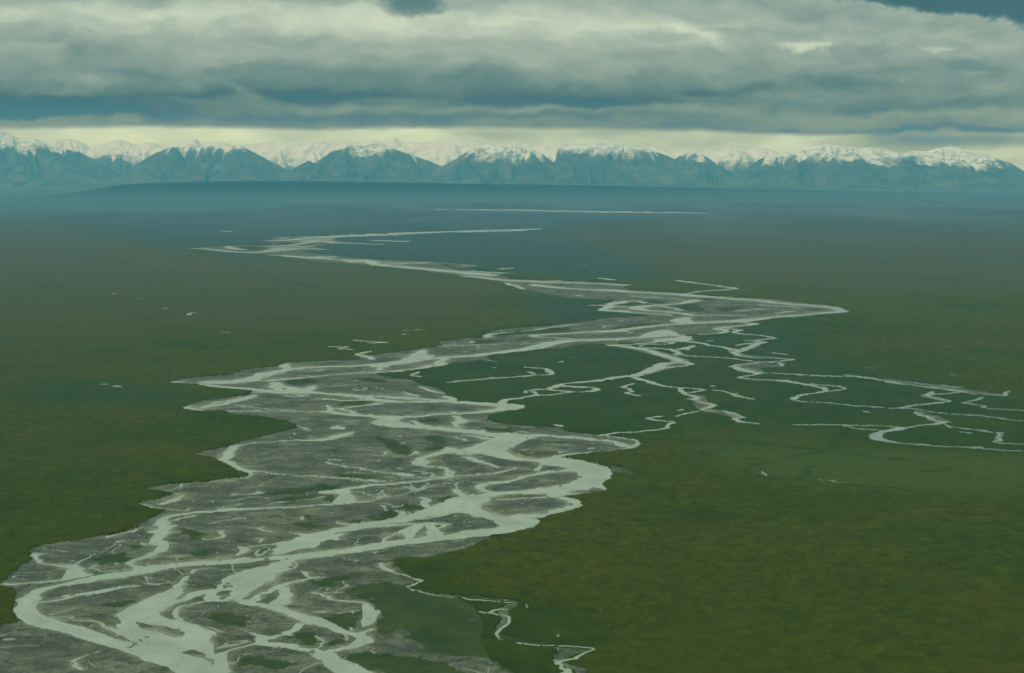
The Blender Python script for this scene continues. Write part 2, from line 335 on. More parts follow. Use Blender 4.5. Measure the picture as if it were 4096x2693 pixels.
# channels: x, y, apparent thickness where the channel runs across the view
WL = [
 (1, "2380,352,40 2000,375,42 1700,400,54 1500,430,64 1300,470,84 1100,505,74 900,530,64 600,600,66 400,650,84 270,720,72 250,800,74 300,880,78 450,960,92 650,1010,86 900,1090,76 1150,1160,90 1400,1230,124 1600,1280,144 1800,1330,156 1850,1420,168 1850,1750,170"),
 (1, "1640,20,26 1520,60,40 1560,110,34 1500,170,34 1560,230,36 1450,300,32 1300,350,26 1240,390,26 1330,420,28"),
 (1, "300,290,14 330,330,16 400,375,14 520,400,12 640,430,16"), (1, "440,285,6 310,300,8"),
 (1, "2380,545,80 2150,625,44 1900,670,42 1700,735,48 1550,790,60 1400,850,90 1300,900,100"),
 (1, "1830,455,14 1750,520,22 1700,600,36 1650,660,44 1500,700,50 1400,760,70 1250,830,70"),
 (1, "660,915,8 900,945,14 1020,1000,20 1110,1050,20"), (1, "2100,715,14 1850,765,16 1730,800,18 1690,850,22 1700,890,22 1740,930,30"),
 (1, "1300,590,18 1150,610,20 1000,640,24 850,670,26 650,700,22 450,750,22 380,760,18"), (1, "2080,420,6 1800,450,10"),
 (1, "940,1220,8 800,1270,14 710,1310,22 730,1370,24 800,1390,12 1090,1350,5"), (1, "900,1345,14 940,1350,10"), (1, "450,870,8 600,840,10 690,815,10"), (1, "640,900,12 670,890,16"),
 (1, "1340,40,10 1150,110,12 1020,145,14"), (1, "1110,195,5 1220,160,6"), (1, "2140,65,6 2110,90,8 2160,115,8 1950,160,6"), (1, "1400,390,8 1440,398,10"), (1,"1570,180,8 1620,195,8 1700,203,6"),
 (2, "2380,95,44 2100,140,42 1800,170,44 1500,210,54 1200,260,60 900,300,66 650,330,66 400,335,42 200,345,34 0,358,34"),
 (2, "620,350,46 480,430,104 300,480,110 150,560,120 60,650,110 -50,700,100"), (2, "900,515,10 800,540,16 620,575,26 500,620,28 350,690,36 250,740,50 150,740,40"),
 (2, "150,755,24 430,800,42 600,850,50 750,910,74 900,950,70 1020,990,50 1150,1030,42 1280,1060,38 1330,1110,64 1250,1160,54 1100,1200,54 950,1230,54 1000,1290,84 1080,1340,104 1180,1400,114 1300,1500,130 1400,1750,140"),
 (2, "700,970,40 600,1040,42 450,1090,46 370,1110,48 380,1150,40"), (2, "370,1110,40 340,1080,25 250,1045,12 40,980,6"),
 (2, "460,1160,50 600,1170,46 750,1200,46 880,1230,46 920,1290,50"), (2, "380,1155,40 300,1155,22 200,1180,18 60,1220,16 -20,1270,24"), (2, "100,1125,4 260,1140,7"),
 (2, "-20,1250,50 -20,1500,60"),
 (2, "830,650,10 930,680,14 1020,730,18 1130,745,14 1330,765,18 1380,820,40 1400,880,54 1370,940,50 1320,985,10"), (2, "900,610,5 830,650,8"), (2, "1110,650,5 930,670,8"),
 (2, "850,850,12 930,845,14 1000,840,12"), (2, "1420,1000,18 1330,1040,28 1280,1060,35"), (2, "980,905,6 1080,865,8 1290,845,6"), (2, "1200,985,12 1230,1010,15"),
 (2, "880,1070,6 950,1110,10 910,1160,14 860,1200,18"), (2, "1120,60,46 900,110,60 750,160,60 560,230,30"), (2, "1485,185,14 1530,150,12 1600,110,12 1800,60,24 2000,30,26"), (2, "1750,100,16 1740,160,22"),
 (2, "160,230,14 200,270,26 130,310,18"), (2, "230,230,10 450,205,12"), (2, "270,155,12 370,145,14 330,190,10"), (2, "320,35,6 400,70,6 480,82,4"), (2, "740,460,10 780,470,18 800,500,14 830,520,12 980,510,8"),
 (2, "1480,385,18 1530,430,24 1600,460,16 1700,490,12 1850,540,12 1780,580,12 1710,600,9 1760,630,9 1860,655,11 2000,690,9 2210,712,7"), (2, "1590,375,8 1520,400,8"),
 (3, "610,712,6 700,735,5 950,745,7 1090,755,8 1000,790,7 920,830,10 880,850,6"), (3, "780,835,7 880,860,8 960,885,10 1020,900,16 1010,950,18 960,1000,24 900,1050,16 970,1110,7"),
 (3, "1090,1135,6 1400,1165,7 1810,1198,8 1740,1240,13 1640,1290,18 1500,1330,14 1540,1370,26 1580,1430,40 1600,1700,40"), (3, "1440,1310,4 1500,1340,10"),
 (3, "1200,780,8 1210,812,10"), (3, "1485,1080,10 1510,1055,10"), (3, "1965,975,5 1972,965,5"), (3, "1880,830,3 1920,845,3"), (3, "2280,895,3 2330,900,3"), (3, "1860,52,4 1900,58,4"), (3, "2270,90,4 2300,96,4"),
 (4, "1900,250,8 1940,275,10 2010,300,6"), (4, "2370,310,14 2250,350,24 2050,380,18 1800,388,8 1500,405,7 1390,420,12 1300,440,22 1240,490,26 1200,540,24 1150,570,18 1220,600,24 1320,640,22 1410,680,24 1450,705,14 1400,735,10 1200,760,7 800,800,5"),
 (4, "1440,675,14 1550,680,12 1800,710,9 2100,730,8 2380,745,10"), (4, "2140,595,5 2380,640,8"), (4, "780,805,7 790,830,10 740,850,7 600,862,5"), (4, "680,888,7 760,900,9 770,920,14 700,955,22 580,990,16"),
 (4, "400,980,6 430,1000,6 520,1022,6 650,1042,7 820,1048,5 870,1030,12"), (4, "2380,985,18 2100,1000,14 1700,1020,15 1400,1035,18 1150,1050,20 900,1075,22 700,1095,26 590,1130,36 580,1180,40 600,1220,40 520,1250,44 620,1260,36 560,1310,32 540,1370,32 640,1390,28 600,1440,40"),
 (4, "1380,990,5 1100,1045,8"), (4, "900,1100,12 760,1125,10 660,1165,6"), (4, "2170,925,6 1950,950,5 1600,985,4"), (4, "1040,1180,11 1200,1150,9 1370,1120,4"), (4, "1900,1120,12 1905,1145,12"), (4, "1510,1205,8 1560,1235,9 1660,1253,5"),
 (4, "1130,1250,5 1180,1240,12 1180,1270,11 1200,1295,9 1100,1315,7 980,1330,5"), (4, "390,1210,11 280,1260,13 120,1300,15 60,1310,8"), (4, "170,1355,6 265,1335,6"),
 (5, "0,-4,12 400,5,14 700,18,14 1000,14,14 1300,25,18 1600,45,30 1750,65,52 1850,68,8"),
 (5, "1750,80,36 1500,110,26 1200,130,20 900,150,19 700,170,26 560,200,48 620,235,42 800,250,36 1100,270,38 1400,300,38 1600,330,46 1750,340,56 1900,350,52 2000,340,28 2200,345,18 2380,355,17"),
 (5, "-20,110,10 430,150,20 560,180,24"), (5, "-20,118,12 200,130,14"), (5, "520,30,12 300,60,10 100,80,10 20,90,10 40,115,8"), (5, "250,120,10 190,95,8"),
 (5, "1800,360,56 1650,420,84 1500,470,76 1350,500,54"), (5, "1600,490,76 1750,540,42 1950,570,36 2150,590,46 2380,600,60"),
 (5, "1300,490,36 1150,495,36 1000,530,22 900,560,22 870,590,36 900,625,18 1050,640,18 1170,670,18 1170,700,22 1130,730,18 1000,750,18 850,780,20 600,800,24 400,815,24 200,850,26 0,885,30"),
 (5, "1340,540,20 1450,580,22 1560,620,14 1650,650,10"), (5, "1810,650,13 1650,690,11 1400,715,11 1200,730,9 1050,765,8"),
 (5, "2380,660,46 2200,680,36 2000,710,20 1850,740,20 1700,780,24 1550,800,24 1480,840,28 1550,880,22"),
 (5, "2380,820,52 2100,850,36 1800,880,32 1500,920,54 1380,960,100 1300,1000,124 1100,1060,94 900,1110,74 700,1150,64 450,1180,46 300,1210,46 150,1260,54 0,1320,54"),
 (5, "1260,860,18 1300,900,24 1340,930,28"), (5, "1450,1050,56 1600,1100,46 1750,1140,80 1850,1180,84 1960,1160,40"), (5, "1680,990,7 1720,1040,7 1820,1070,10 1900,1040,5"),
 (5, "1650,955,12 2100,930,16 2250,930,24 2380,975,30"), (5, "1040,830,5 900,860,6 870,880,11"), (5, "920,920,8 970,960,24 960,995,18 1040,1030,18"), (5, "330,870,6 520,920,7"), (5, "540,880,5 590,900,8 500,945,12 300,975,16 0,1005,13"),
 (5, "0,600,5 200,630,7 500,680,9 700,700,12 770,715,24 860,715,6"), (5, "0,730,7 250,745,8 430,765,14 530,770,8 880,735,6"), (5, "630,1025,6 760,1000,6"), (5, "690,1055,8 760,1080,18 720,1120,10"),
 (5, "100,1165,14 250,1190,22 450,1170,22"), (5, "130,1150,10 90,1165,8"), (5, "690,355,7 700,340,5"), (5, "750,403,12 765,408,12"), (5, "860,490,16 860,505,14 800,530,6"), (5, "590,490,6 600,510,9 570,522,8"), (5, "485,577,9 500,573,9"), (5, "360,610,4 400,603,4"), (5, "390,640,7 405,642,6"),
 (5, "280,300,10 200,335,18 100,360,20 0,380,20"), (5, "1310,335,8 1420,350,15 1550,370,20 1640,370,24"), (5, "1230,355,5 1330,385,6"), (5, "830,200,11 870,230,11 1000,245,6"), (5, "1220,105,10 1225,115,10"),
 (5, "2210,510,6 2230,490,5 2280,485,4"), (5, "1880,255,4 2020,270,6"), (5, "2230,250,14 2170,240,4"), (5, "1870,300,8 1920,310,8"), (5, "1400,195,7 1450,205,5"), (5, "940,690,6 980,705,6"), (5, "1500,600,5 1520,580,5"),
 (6, "600,335,20 900,355,20 1100,375,17 1300,400,17 1450,440,20 1500,455,10 1560,430,11 1560,400,8 1520,380,5 1220,345,6"), (6, "1500,460,9 1200,490,9 900,520,17 750,550,22"), (6, "1170,345,7 1330,315,5 1700,295,5 1830,270,7 1860,240,9 1890,215,8 1700,190,9 1660,175,8 1780,150,5"),
 (6, "610,600,10 640,640,10 600,670,14"), (6, "280,30,8 240,40,14"),
 (9, "0,672,8 150,650,8 350,630,11 530,605,18 650,580,24 780,530,30 850,490,26 960,475,12"), (9, "330,315,13 480,325,15 700,360,18 760,390,20 860,420,20 980,455,20 1080,490,16 1050,510,7 880,525,5"),
 (9, "570,620,12 700,650,13 760,680,15 850,705,9 1000,715,7 1220,737,8 1060,765,7"), (9, "1000,715,7 1005,745,9 1050,780,15 1150,800,18 1160,825,16 1050,830,8"), (9, "1180,840,12 1300,875,13 1340,885,11 1250,910,11 1200,935,11 1300,935,6 1430,945,9 1540,980,16 1600,1000,11 1540,1015,18 1590,1045,14 1750,1066,5"),
 (9, "1180,945,9 1060,960,6 950,990,4"), (9, "560,675,6 460,705,7 460,720,8 530,740,8 505,765,6 640,792,5"), (9, "0,708,4 130,718,5 215,737,8 150,748,5"),
 (9, "750,280,13 900,260,26"), (9, "1020,270,16 1200,295,9 1300,315,9 1450,335,9 1540,360,13 1620,350,13 1700,315,11 1780,285,11 1700,268,6 1650,268,4"), (9, "1540,365,15 1510,395,13 1600,420,7 1900,435,8 2080,450,9 1950,465,8 1750,478,7 1600,495,9 1510,515,13 1600,545,20 1700,565,20 1740,575,15 1650,605,8 1570,622,9 1750,635,6 2000,650,8 2160,675,8 2300,705,6 2375,735,8"),
 (9, "1740,575,8 1900,583,5 2380,601,6"), (9, "1560,170,6 1500,190,5 1600,205,3 1800,225,6 1890,243,7 1750,265,5"), (9, "1240,270,8 1310,268,6"), (9, "900,350,5 1000,390,13 950,400,8 1100,412,5 1500,435,6 1700,465,4"), (9, "1110,320,11 1060,360,8"), (9, "480,325,6 900,355,6"), (9, "300,310,9 600,300,8 750,280,9"),
 (9, "985,930,7 1010,922,5"), (9, "1310,702,4 1330,697,4"), (9, "1300,737,3 1520,772,4 1480,780,3 1690,825,4"), (9, "860,285,5 960,285,5 900,300,5"), (9, "600,315,4 700,305,4 850,305,4"), (9, "650,335,4 800,345,4 960,360,4 1080,330,5"), (9, "1540,315,6 1640,300,5 1720,290,6"), (9, "1990,510,6 1930,480,4"), (9, "1900,380,3 2010,403,4"),
 (10, "0,583,5 400,600,5 700,610,5 850,620,13 1000,640,18 1200,675,15 1400,705,11 1600,725,13 1750,750,18 1900,775,9 2100,785,9 2200,795,8 2180,770,10 2230,748,6"), (10, "700,595,6 900,620,10"), (10, "1270,655,5 1500,690,7 1800,718,4"),
 (10, "1740,765,11 1550,775,8 1440,790,15 1500,810,13 1620,830,15 1690,842,9 1550,865,13 1400,880,8 1250,900,9 1190,910,8"), (10, "1490,755,12 1450,790,15"), (10, "0,648,5 150,660,13 300,690,6 450,715,7 510,745,9 430,770,8 250,795,9 190,820,13 250,843,9 500,860,8 800,890,7 1100,910,6 1350,920,9 1600,955,8 2000,990,9 2380,1030,8 2900,1080,8"),
 (10, "510,745,6 640,735,7 620,700,6 350,682,3"), (10, "1370,945,10 1360,970,13 1450,1000,20 1550,1030,20 1640,1040,18 1560,1055,15 1400,1075,8 1250,1095,9 1180,1115,26 1040,1140,18 980,1180,36 1040,1215,22 1250,1245,11 1600,1268,9 1900,1285,9 2100,1310,10 2380,1328,7 2900,1370,7"),
 (10, "200,1063,5 700,1072,7 1000,1080,6 1200,1100,11"), (10, "650,1080,4 800,1105,5 1000,1125,6"), (10, "2000,810,8 1900,835,8 1820,858,8 1980,885,8 2000,905,7 2380,940,6 2900,980,6"), (10, "1640,1060,8 1700,1090,4 2140,1140,4 2130,1165,6 2110,1190,8 2140,1210,8 2090,1232,4 2380,1253,6"), (10, "1800,1140,4 1890,1155,3"),
 (10, "590,493,6 615,493,6"), (10, "770,186,4 785,190,4"), (10, "1010,250,5 1040,258,4"), (10, "1250,292,5 1265,292,5"), (10, "880,525,4 965,535,4"), (10, "860,940,4 920,955,4"), (10, "1700,590,4 1770,600,4"), (10, "1850,435,4 1900,442,4"), (10, "1610,325,4 1690,332,3"), (10, "1940,285,3 1970,282,3"),
 (8, "2380,250,15 2100,262,17 1850,270,20 1650,300,25 1500,340,27 1250,375,24 1000,405,22 700,425,19 450,445,24 300,465,32 150,500,32 0,515,22"), (8, "2380,178,13 2000,190,11 1750,205,11 1500,222,10 1700,240,6 1900,250,8"),
 (8, "650,490,18 560,505,24 400,530,22 200,555,13 0,575,11"), (8, "680,435,12 620,470,20 620,500,20"), (8, "1060,235,9 1100,205,9 1300,185,5 1560,160,7 1900,115,6"), (8, "330,590,7 390,570,4"), (8, "340,600,4 410,615,6"), (8, "1420,522,6 1600,540,4 1680,560,13 1650,590,8 1450,605,4 1000,635,4 700,665,3"),
 (8, "1440,570,5 1490,585,5"), (8, "1140,523,7 1165,530,6"), (8, "1740,472,5 1790,463,4"), (8, "1865,437,4 1875,438,4"), (8, "660,800,16 700,820,18 740,840,10"), (8, "430,715,10 530,745,8 650,775,10"),
 (8, "-20,795,18 300,815,18 600,835,16 760,850,12 1000,865,13 1190,875,14"), (8, "1190,872,14 1240,835,18 1300,820,13 1380,810,10 1550,790,8 1900,755,6 1700,740,5 1650,725,8 1750,695,11 1850,675,9 2100,655,8 2250,625,10 2380,610,9"), (8, "1420,765,6 1450,750,5 1650,725,6"), (8, "1500,755,6 1560,785,8"), (8, "1750,700,3 1980,710,4 2110,738,7 1950,752,4"),
 (8, "260,760,5 320,785,13 400,800,11"), (8, "270,170,3 440,165,5"), (8, "270,212,5 300,205,5"), (8, "0,288,3 85,284,6"), (8, "600,320,4 900,310,4 1500,290,5 1700,280,5"), (8, "900,290,6 920,275,6"),
 (7, "2380,472,24 2100,500,17 1800,515,13 1500,525,15 1300,545,22 1150,575,34 1080,600,32 950,640,34 800,660,38 600,665,38 400,660,30 280,665,18 195,667,9"), (7, "2380,560,12 2000,575,9 1600,605,9 1300,635,15 1100,650,20"),
 (7, "500,690,13 650,705,15 900,730,17 1200,755,28 1450,760,28 1700,770,15 1950,795,26 2150,830,22 2380,850,18"), (7, "2380,812,14 2100,795,12"), (7, "1180,680,34 1250,720,26 1450,740,26 1550,705,11 1620,690,8"),
 (7, "970,790,9 800,830,11 600,860,13 400,890,18 330,905,12 420,925,14 600,935,7 900,940,7 1300,940,7 1600,950,9 1850,970,15 2100,985,20 2300,1000,30"), (7, "1000,790,15 850,835,18 700,870,22 500,905,22"), (7, "820,885,6 1100,915,7 1400,940,8"),
 (7, "1000,765,6 1250,775,8 1500,790,4"), (7, "1250,795,4 1400,800,4 1450,785,4"), (7, "2170,860,8 2000,885,8 1800,910,9 1850,930,13 1950,950,8"), (7, "1680,885,7 1700,905,12 1685,925,10 1730,950,10"), (7, "1300,490,13 1280,515,13 1310,535,13"), (7, "1550,828,6 1610,825,6"), (7, "1300,568,8 1700,545,5"),
 (7, "1940,265,5 2000,270,3 2230,285,6 2100,292,2"), (7, "1720,325,6 1880,330,4 1820,345,5 1930,355,4"), (7, "2090,370,9 1960,400,6 2070,425,13 2100,440,13"), (7, "370,15,4 390,17,4"), (7, "755,43,3 785,43,3"), (7, "670,188,2 760,188,2"), (7, "2200,515,12 2200,545,14"),
 (11, "0,500,13 300,520,13 600,535,15 900,555,20 1200,580,15 1500,600,13 1700,625,15 2000,650,15 2200,665,15 2280,685,14 2300,705,15 2150,720,15 1900,740,13 1600,765,15 1400,790,24 1250,800,22 1000,810,11 860,820,11 600,835,11 400,855,13 200,880,13 0,895,13"),
 (11, "1430,820,15 1470,830,8 1300,845,9 1100,865,9 1200,880,11 1150,905,8 950,925,6"), (11, "1200,870,7 1330,882,6 1270,905,5"), (11, "620,890,18 560,920,34 400,950,18 200,965,12 0,970,13"), (11, "600,900,26 700,930,20 820,945,13 750,970,36 600,975,26"),
 (11, "900,600,15 750,630,9 550,645,11 350,665,15 400,690,13 600,705,9 850,735,11 900,745,8"), (11, "350,665,11 200,660,9 80,645,9 150,620,6 350,605,8 420,625,4"), (11, "20,690,9 100,700,8 300,715,9 500,725,7 700,745,6"), (11, "0,440,8 150,445,7 300,448,4"),
 (11, "830,530,5 1000,510,3 1280,490,4 1150,465,4 1000,445,5 800,420,4 740,408,3"), (11, "0,390,3 130,405,3"), (11, "1500,640,6 1900,670,6"), (11, "1700,720,6 1950,690,6 2100,690,8"), (11, "300,560,4 800,590,5"), (11, "900,740,5 1400,745,6"), (11, "590,655,4 700,670,5 790,695,6"), (11, "1300,700,4 1550,680,4"),
 (12, "0,262,11 200,275,9 500,300,9 800,330,14 1000,350,18 1100,358,13"), (12, "450,300,8 700,325,9"), (12, "850,370,9 1000,380,9 1200,405,9 1500,420,13 1800,430,11 2100,440,8 2380,455,10"), (12, "1500,450,11 1700,475,11 1900,490,8 2380,510,13"), (12, "1250,435,6 1400,490,6"), (12, "540,235,6 400,242,5 100,260,8"),
 (12, "1180,335,8 1300,338,4"), (12, "900,320,8 1200,340,6"), (12, "2380,700,13 2160,695,9 2220,665,11 2230,640,9 2380,620,9"), (12, "2000,645,5 2200,655,6"), (12, "1700,408,5 1780,415,6"), (12, "830,262,4 900,268,4 990,270,3"), (12, "1190,300,4 1300,292,3"), (12, "1980,260,3 2010,260,3"), (12, "1900,550,4 1980,560,5"),
 (13, "150,341,6 300,350,7 450,368,6 620,380,8 800,378,9 950,362,12 1150,345,11 1300,345,6 1450,352,5"), (13, "870,268,6 1100,262,12 1300,245,8 1550,230,11 1900,215,7 2150,205,8 2380,195,7"), (13, "820,325,5 950,325,6 1150,305,6 1400,270,7 1530,290,6 1960,304,5"),
 (13, "890,407,6 1100,415,6 1300,435,6 1600,450,7 1700,470,14 1800,455,12 1950,505,11 2100,515,9 2380,540,13"), (13, "1900,470,4 2380,485,5"), (13, "500,325,5 560,345,5 660,352,4"), (13, "1300,425,4 1500,420,4"), (13, "1050,420,4 1500,435,4"), (13, "1200,275,5 1500,250,5"), (13, "930,350,5 1100,330,5 1300,325,4"),
 (13, "485,181,2 500,182,2"),
 (14, "1335,587,4 1355,588,4"), (14, "1330,648,4 1350,646,4"), (14, "1570,675,4 1585,676,4"), (14, "1780,728,5 1810,736,5"), (14, "1830,716,4 1845,716,4"), (14, "1070,533,3 1095,533,3"), (14, "2100,903,2 2190,903,2"), (14, "950,1392,3 1020,1395,3"), (14, "1060,1420,4 1130,1421,4"), (14, "0,415,3 8,415,3"),
]
# far reaches of the river, in frame pixels
WF = ["1350,944,3 1500,940,3.5 1615,935,3 1760,929,3 1938,923,4 2060,920,3 2168,915,2", "1500,962,2 1620,966,2.5", "1330,948,2 1480,944,1.6 1600,941,1.6", "1560,934,2 1700,929,1.6 1840,926,2", "1850,929,1.5 2000,926,1.5 2090,922,1.5", "1380,938,1.4 1500,936,1.2", "1100,952,1.5 1250,948,2 1340,946,2", "2200,846,1.2 2450,850,1.2", "2480,846,1 2700,849,1", "1900,838,1 2150,841,1", "1726,838,1.2 2056,842,1.6 2409,847,2.2 2600,851,2.2 2750,852,1.8 2849,855,1.8"]
# willow and sedge patches on the gravel
VP = [
 (2, "780,560 1050,520 1250,475 1300,510 1200,540 960,600"), (2, "1150,640 1400,560 1550,570 1700,620 1500,680 1400,720 1300,720"), (2, "910,930 1050,880 1250,850 1320,880 1210,940 1200,1035 1100,1010 980,950"), (2, "560,1100 750,1040 900,1050 920,1120 850,1160"),
 (2, "150,1330 200,1270 400,1280 700,1350 500,1400"), (2, "80,140 230,150 280,180 150,175"), (2, "640,10 850,0 1030,40 900,60"), (2, "1450,600 1700,610 1900,640 2060,690 2260,720 2450,830 2520,980 2500,1130 2750,1330 1900,1250 1750,1100 1640,980 1570,890 1440,830 1390,740"),
 (2, "1000,1300 1300,1230 1900,1280 2380,1450 1700,1450 1200,1400"), (2, "960,1120 1100,1090 1200,1110 1050,1160"), (2, "1400,900 1560,900 1640,1000 1500,1100 1380,1060 1450,960"),
 (1, "1820,290 1900,250 2050,250 2020,310 1900,330"), (1, "900,360 1150,280 1250,300 1220,370 1000,400"), (1, "960,770 1100,730 1300,720 1100,800"), (1, "1950,900 2100,860 2380,900 2380,990 2150,970"), (1, "1700,80 1850,60 1980,100 1850,150"), (1, "1180,230 1330,220 1420,230 1300,270"),
 (5, "420,350 560,330 660,410 830,460 840,510 740,530 600,460"), (5, "900,380 1000,345 1170,370 1180,410 1000,400"), (5, "860,190 1000,180 1070,200 950,215"), (5, "600,540 700,550 810,570 720,590"), (5, "1040,940 1150,920 1240,950 1230,985 1120,1000"),
 (5, "700,1000 780,985 900,1010 980,1050 820,1080 740,1040"), (5, "420,1120 560,1090 640,1040 740,1080 720,1130 560,1170"), (5, "180,1160 380,1130 400,1160 300,1175"), (5, "0,700 200,690 500,740 400,755 100,730"), (5, "-100,810 200,808 0,860 -200,870"), (5, "0,900 100,900 140,930 100,980 0,960"),
 (5, "2080,400 2200,385 2300,410 2200,425"), (5, "1500,250 1800,270 1850,310 1600,300"), (5, "1560,150 1750,140 1900,180 1650,195"), (5, "1000,450 1170,450 1100,490 950,500"), (5, "40,480 150,470 120,510 50,510"), (5, "2280,905 2380,900 2420,960 2330,940"), (5, "100,0 400,10 430,40 200,60"), (5, "1800,480 2050,520 1900,530"),
 (4, "1500,890 1750,850 2100,850 2370,810 2200,870 1800,905"), (4, "1650,960 1900,920 2150,915 1900,960"), (4, "1820,1190 2000,1170 2200,1200 2050,1240 1900,1220"), (4, "1940,1110 2000,1090 2150,1120 1980,1130"),
 (7, "1250,680 1300,645 1450,630 1570,650 1560,680 1350,695"), (7, "1850,860 2100,850 2000,880 1850,890"), (7, "1950,640 2050,610 2350,670 2100,680"), (7, "2170,585 2380,570 2380,640 2200,600"), (7, "1700,810 2050,830 2140,855 1900,850"),
 (8, "920,290 960,265 1200,258 1220,280 1000,300"), (8, "1110,225 1160,190 1850,130 1900,180 1300,215 1200,240"), (8, "1300,280 1400,250 1520,240 1480,270"), (8, "390,1030 560,1010 580,1040 450,1050"), (8, "700,800 1000,790 1190,860 800,850"),
 (11, "150,640 300,615 480,635 300,655"), (11, "370,610 450,595 650,620 550,635"), (11, "640,660 800,630 950,640 1000,700 900,710"), (11, "930,580 1050,575 1140,595 1000,600"), (11, "1060,680 1200,665 1380,660 1350,680 1200,710"), (11, "80,885 100,860 400,820 600,820 300,860"),
 (11, "0,640 60,660 20,690 -60,690"), (11, "700,720 800,730 850,745 720,740"), (11, "230,455 400,460 620,520 300,500"),
 (13, "600,330 800,320 900,340 780,365 650,360"), (13, "950,290 1350,290 1300,305 1000,315"), (13, "1250,360 1500,370 1600,395 1300,385"), (12, "1150,360 1300,345 1600,360 1800,405 1400,390"), (12, "600,240 800,290 1000,300 700,290"),
]
# gravel strips along the small streams
GL = [(3, "380,690,16 1080,740,20 980,830,30 1010,940,26 950,1060,22 1400,1160,14"), (3, "1500,1330,24 1700,1400,40 1800,1600,60"), (9, "300,290,16 760,390,26 1000,470,24 800,540,24 560,610,16"), (9, "1540,360,22 1560,400,14 2050,450,12"), (9, "1600,500,26 1700,560,26"),
      (9, "1160,800,26 1250,920,24 1560,1000,24"), (10, "1100,640,18 1800,740,20 2150,790,22"), (10, "1450,800,20 1600,835,20"), (10, "1400,960,24 1600,1040,26"), (10, "2150,1170,14 2130,1220,10"), (7, "2000,400,14 2090,440,20")]
GP = [(3, "1330,1180 1810,1205 1500,1325 1440,1310 1490,1220"), (12, "1900,840 2100,810 2380,780 2380,860 2240,890 2000,880"), (12, "850,1135 1060,1145 1180,1190 1050,1180"), (9, "1600,520 1750,490 1960,490 1960,520 1800,530 1720,550"), (6, "1250,630 1400,660 1530,700 1480,715 1330,690")]
# dark drainage lines in the tundra
DL = [(10, "-400,1210,8 0,1290,8 500,1310,10 900,1370,10"), (14, "1080,600,6 1280,615,8"), (14, "1350,575,6 1600,565,4"), (14, "1900,975,8 2100,962,12 2350,950,6"), (14, "1500,325,5 1800,345,9 2380,380,6"), (14, "0,430,8 250,440,6 700,500,5"), (13, "820,1025,8 1100,1025,12 1300,1050,4"), (13, "900,640,6 1150,680,14 1550,740,6"), (13, "0,580,8 400,600,8"),
      (12, "1080,880,3 1500,845,5 2380,785,5"), (9, "1650,95,10 1700,120,8 1640,110,10"), (10, "0,440,4 200,460,8 700,520,6 1300,590,4"), (3, "1000,720,4 1500,850,10 1800,880,6"), (11, "1600,605,8 1850,612,6"), (11, "1750,820,6 2380,850,6"), (11, "1700,890,6 2380,920,5"), (6, "1560,390,12 1590,405,12"), (3, "1770,1165,8 1820,1180,10"), (3,"2,1240,3 700,1270,4 1160,1275,4")]
DF = ["2600,1760,6 2900,1770,6 3150,1790,7 3280,1815,9 3100,1850,8 2990,1880,7 3060,1920,4 3350,1940,6 3800,1995,5", "3280,1815,7 3650,1850,6 3800,1900,5 4096,1960,6", "2820,1810,10 2870,1840,8 3100,1850,6", "3400,1700,6 3330,1790,8", "3600,1920,4 3800,1880,6", "3200,1930,5 3250,1880,5 3350,1850,4"]
DF2 = ["3055,1885,2 3068,1898,2 3060,1905,2", "3265,1917,1.5 3300,1922,2 3390,1932,1.6", "3440,1953,2 3452,1955,2", "3950,1990,2.4 3975,1993,1.6 4000,1994,1", "4030,2036,1.5 4042,2038,1.5"]
# lush valley-floor meadow / browner heath / paler sedge, broad soft areas in frame pixels
LUSH = ["-300,850 0,860 230,885 420,920 600,968 1000,1030 1700,1055 2500,1130 2700,1100 2173,920 2750,866 3225,830 3225,800 -300,800",
        "1500,1720 1950,1720 2300,1790 2900,1700 3600,1790 4700,1850 4700,1640 3900,1570 3300,1430 3200,1300 2980,1290 2700,1350 2400,1380 1950,1400 1700,1480 1480,1560",
        "2080,1190 2300,1200 2500,1240 2720,1290 2400,1300 2150,1290", "1500,2760 1450,2500 1480,2330 1650,2250 1800,2260 1700,2350 2050,2400 2300,2450 2450,2560 2300,2640 2350,2780",
        "900,2010 1300,1960 1700,1980 1500,2010", "150,1500 600,1540 900,1600 700,1640 200,1620 -100,1600"]
BROWN = ["-700,890 200,905 600,995 1000,1050 1700,1085 1980,1140 1900,1260 1500,1330 900,1330 300,1380 -700,1350", "2173,935 2750,885 3225,850 4800,790 4800,1180 3400,1170 2500,1060", "2700,1800 3000,1850 2950,1960 2700,1960", "2580,2480 3000,2420 3300,2600 3000,2790 2500,2790", "-600,1250 500,1290 600,1380 100,1420 -600,1400", "3700,2400 4300,2350 4700,2600 4300,2800 3800,2700", "2100,1780 2700,1800 2900,1900 2500,1900", "300,1700 800,1830 500,1900 0,1850"]
PALE = ["2750,1790 3400,1800 4700,1860 4700,2010 3700,1980 3100,1930 2850,1850", "2600,1750 3300,1780 3200,1740"]
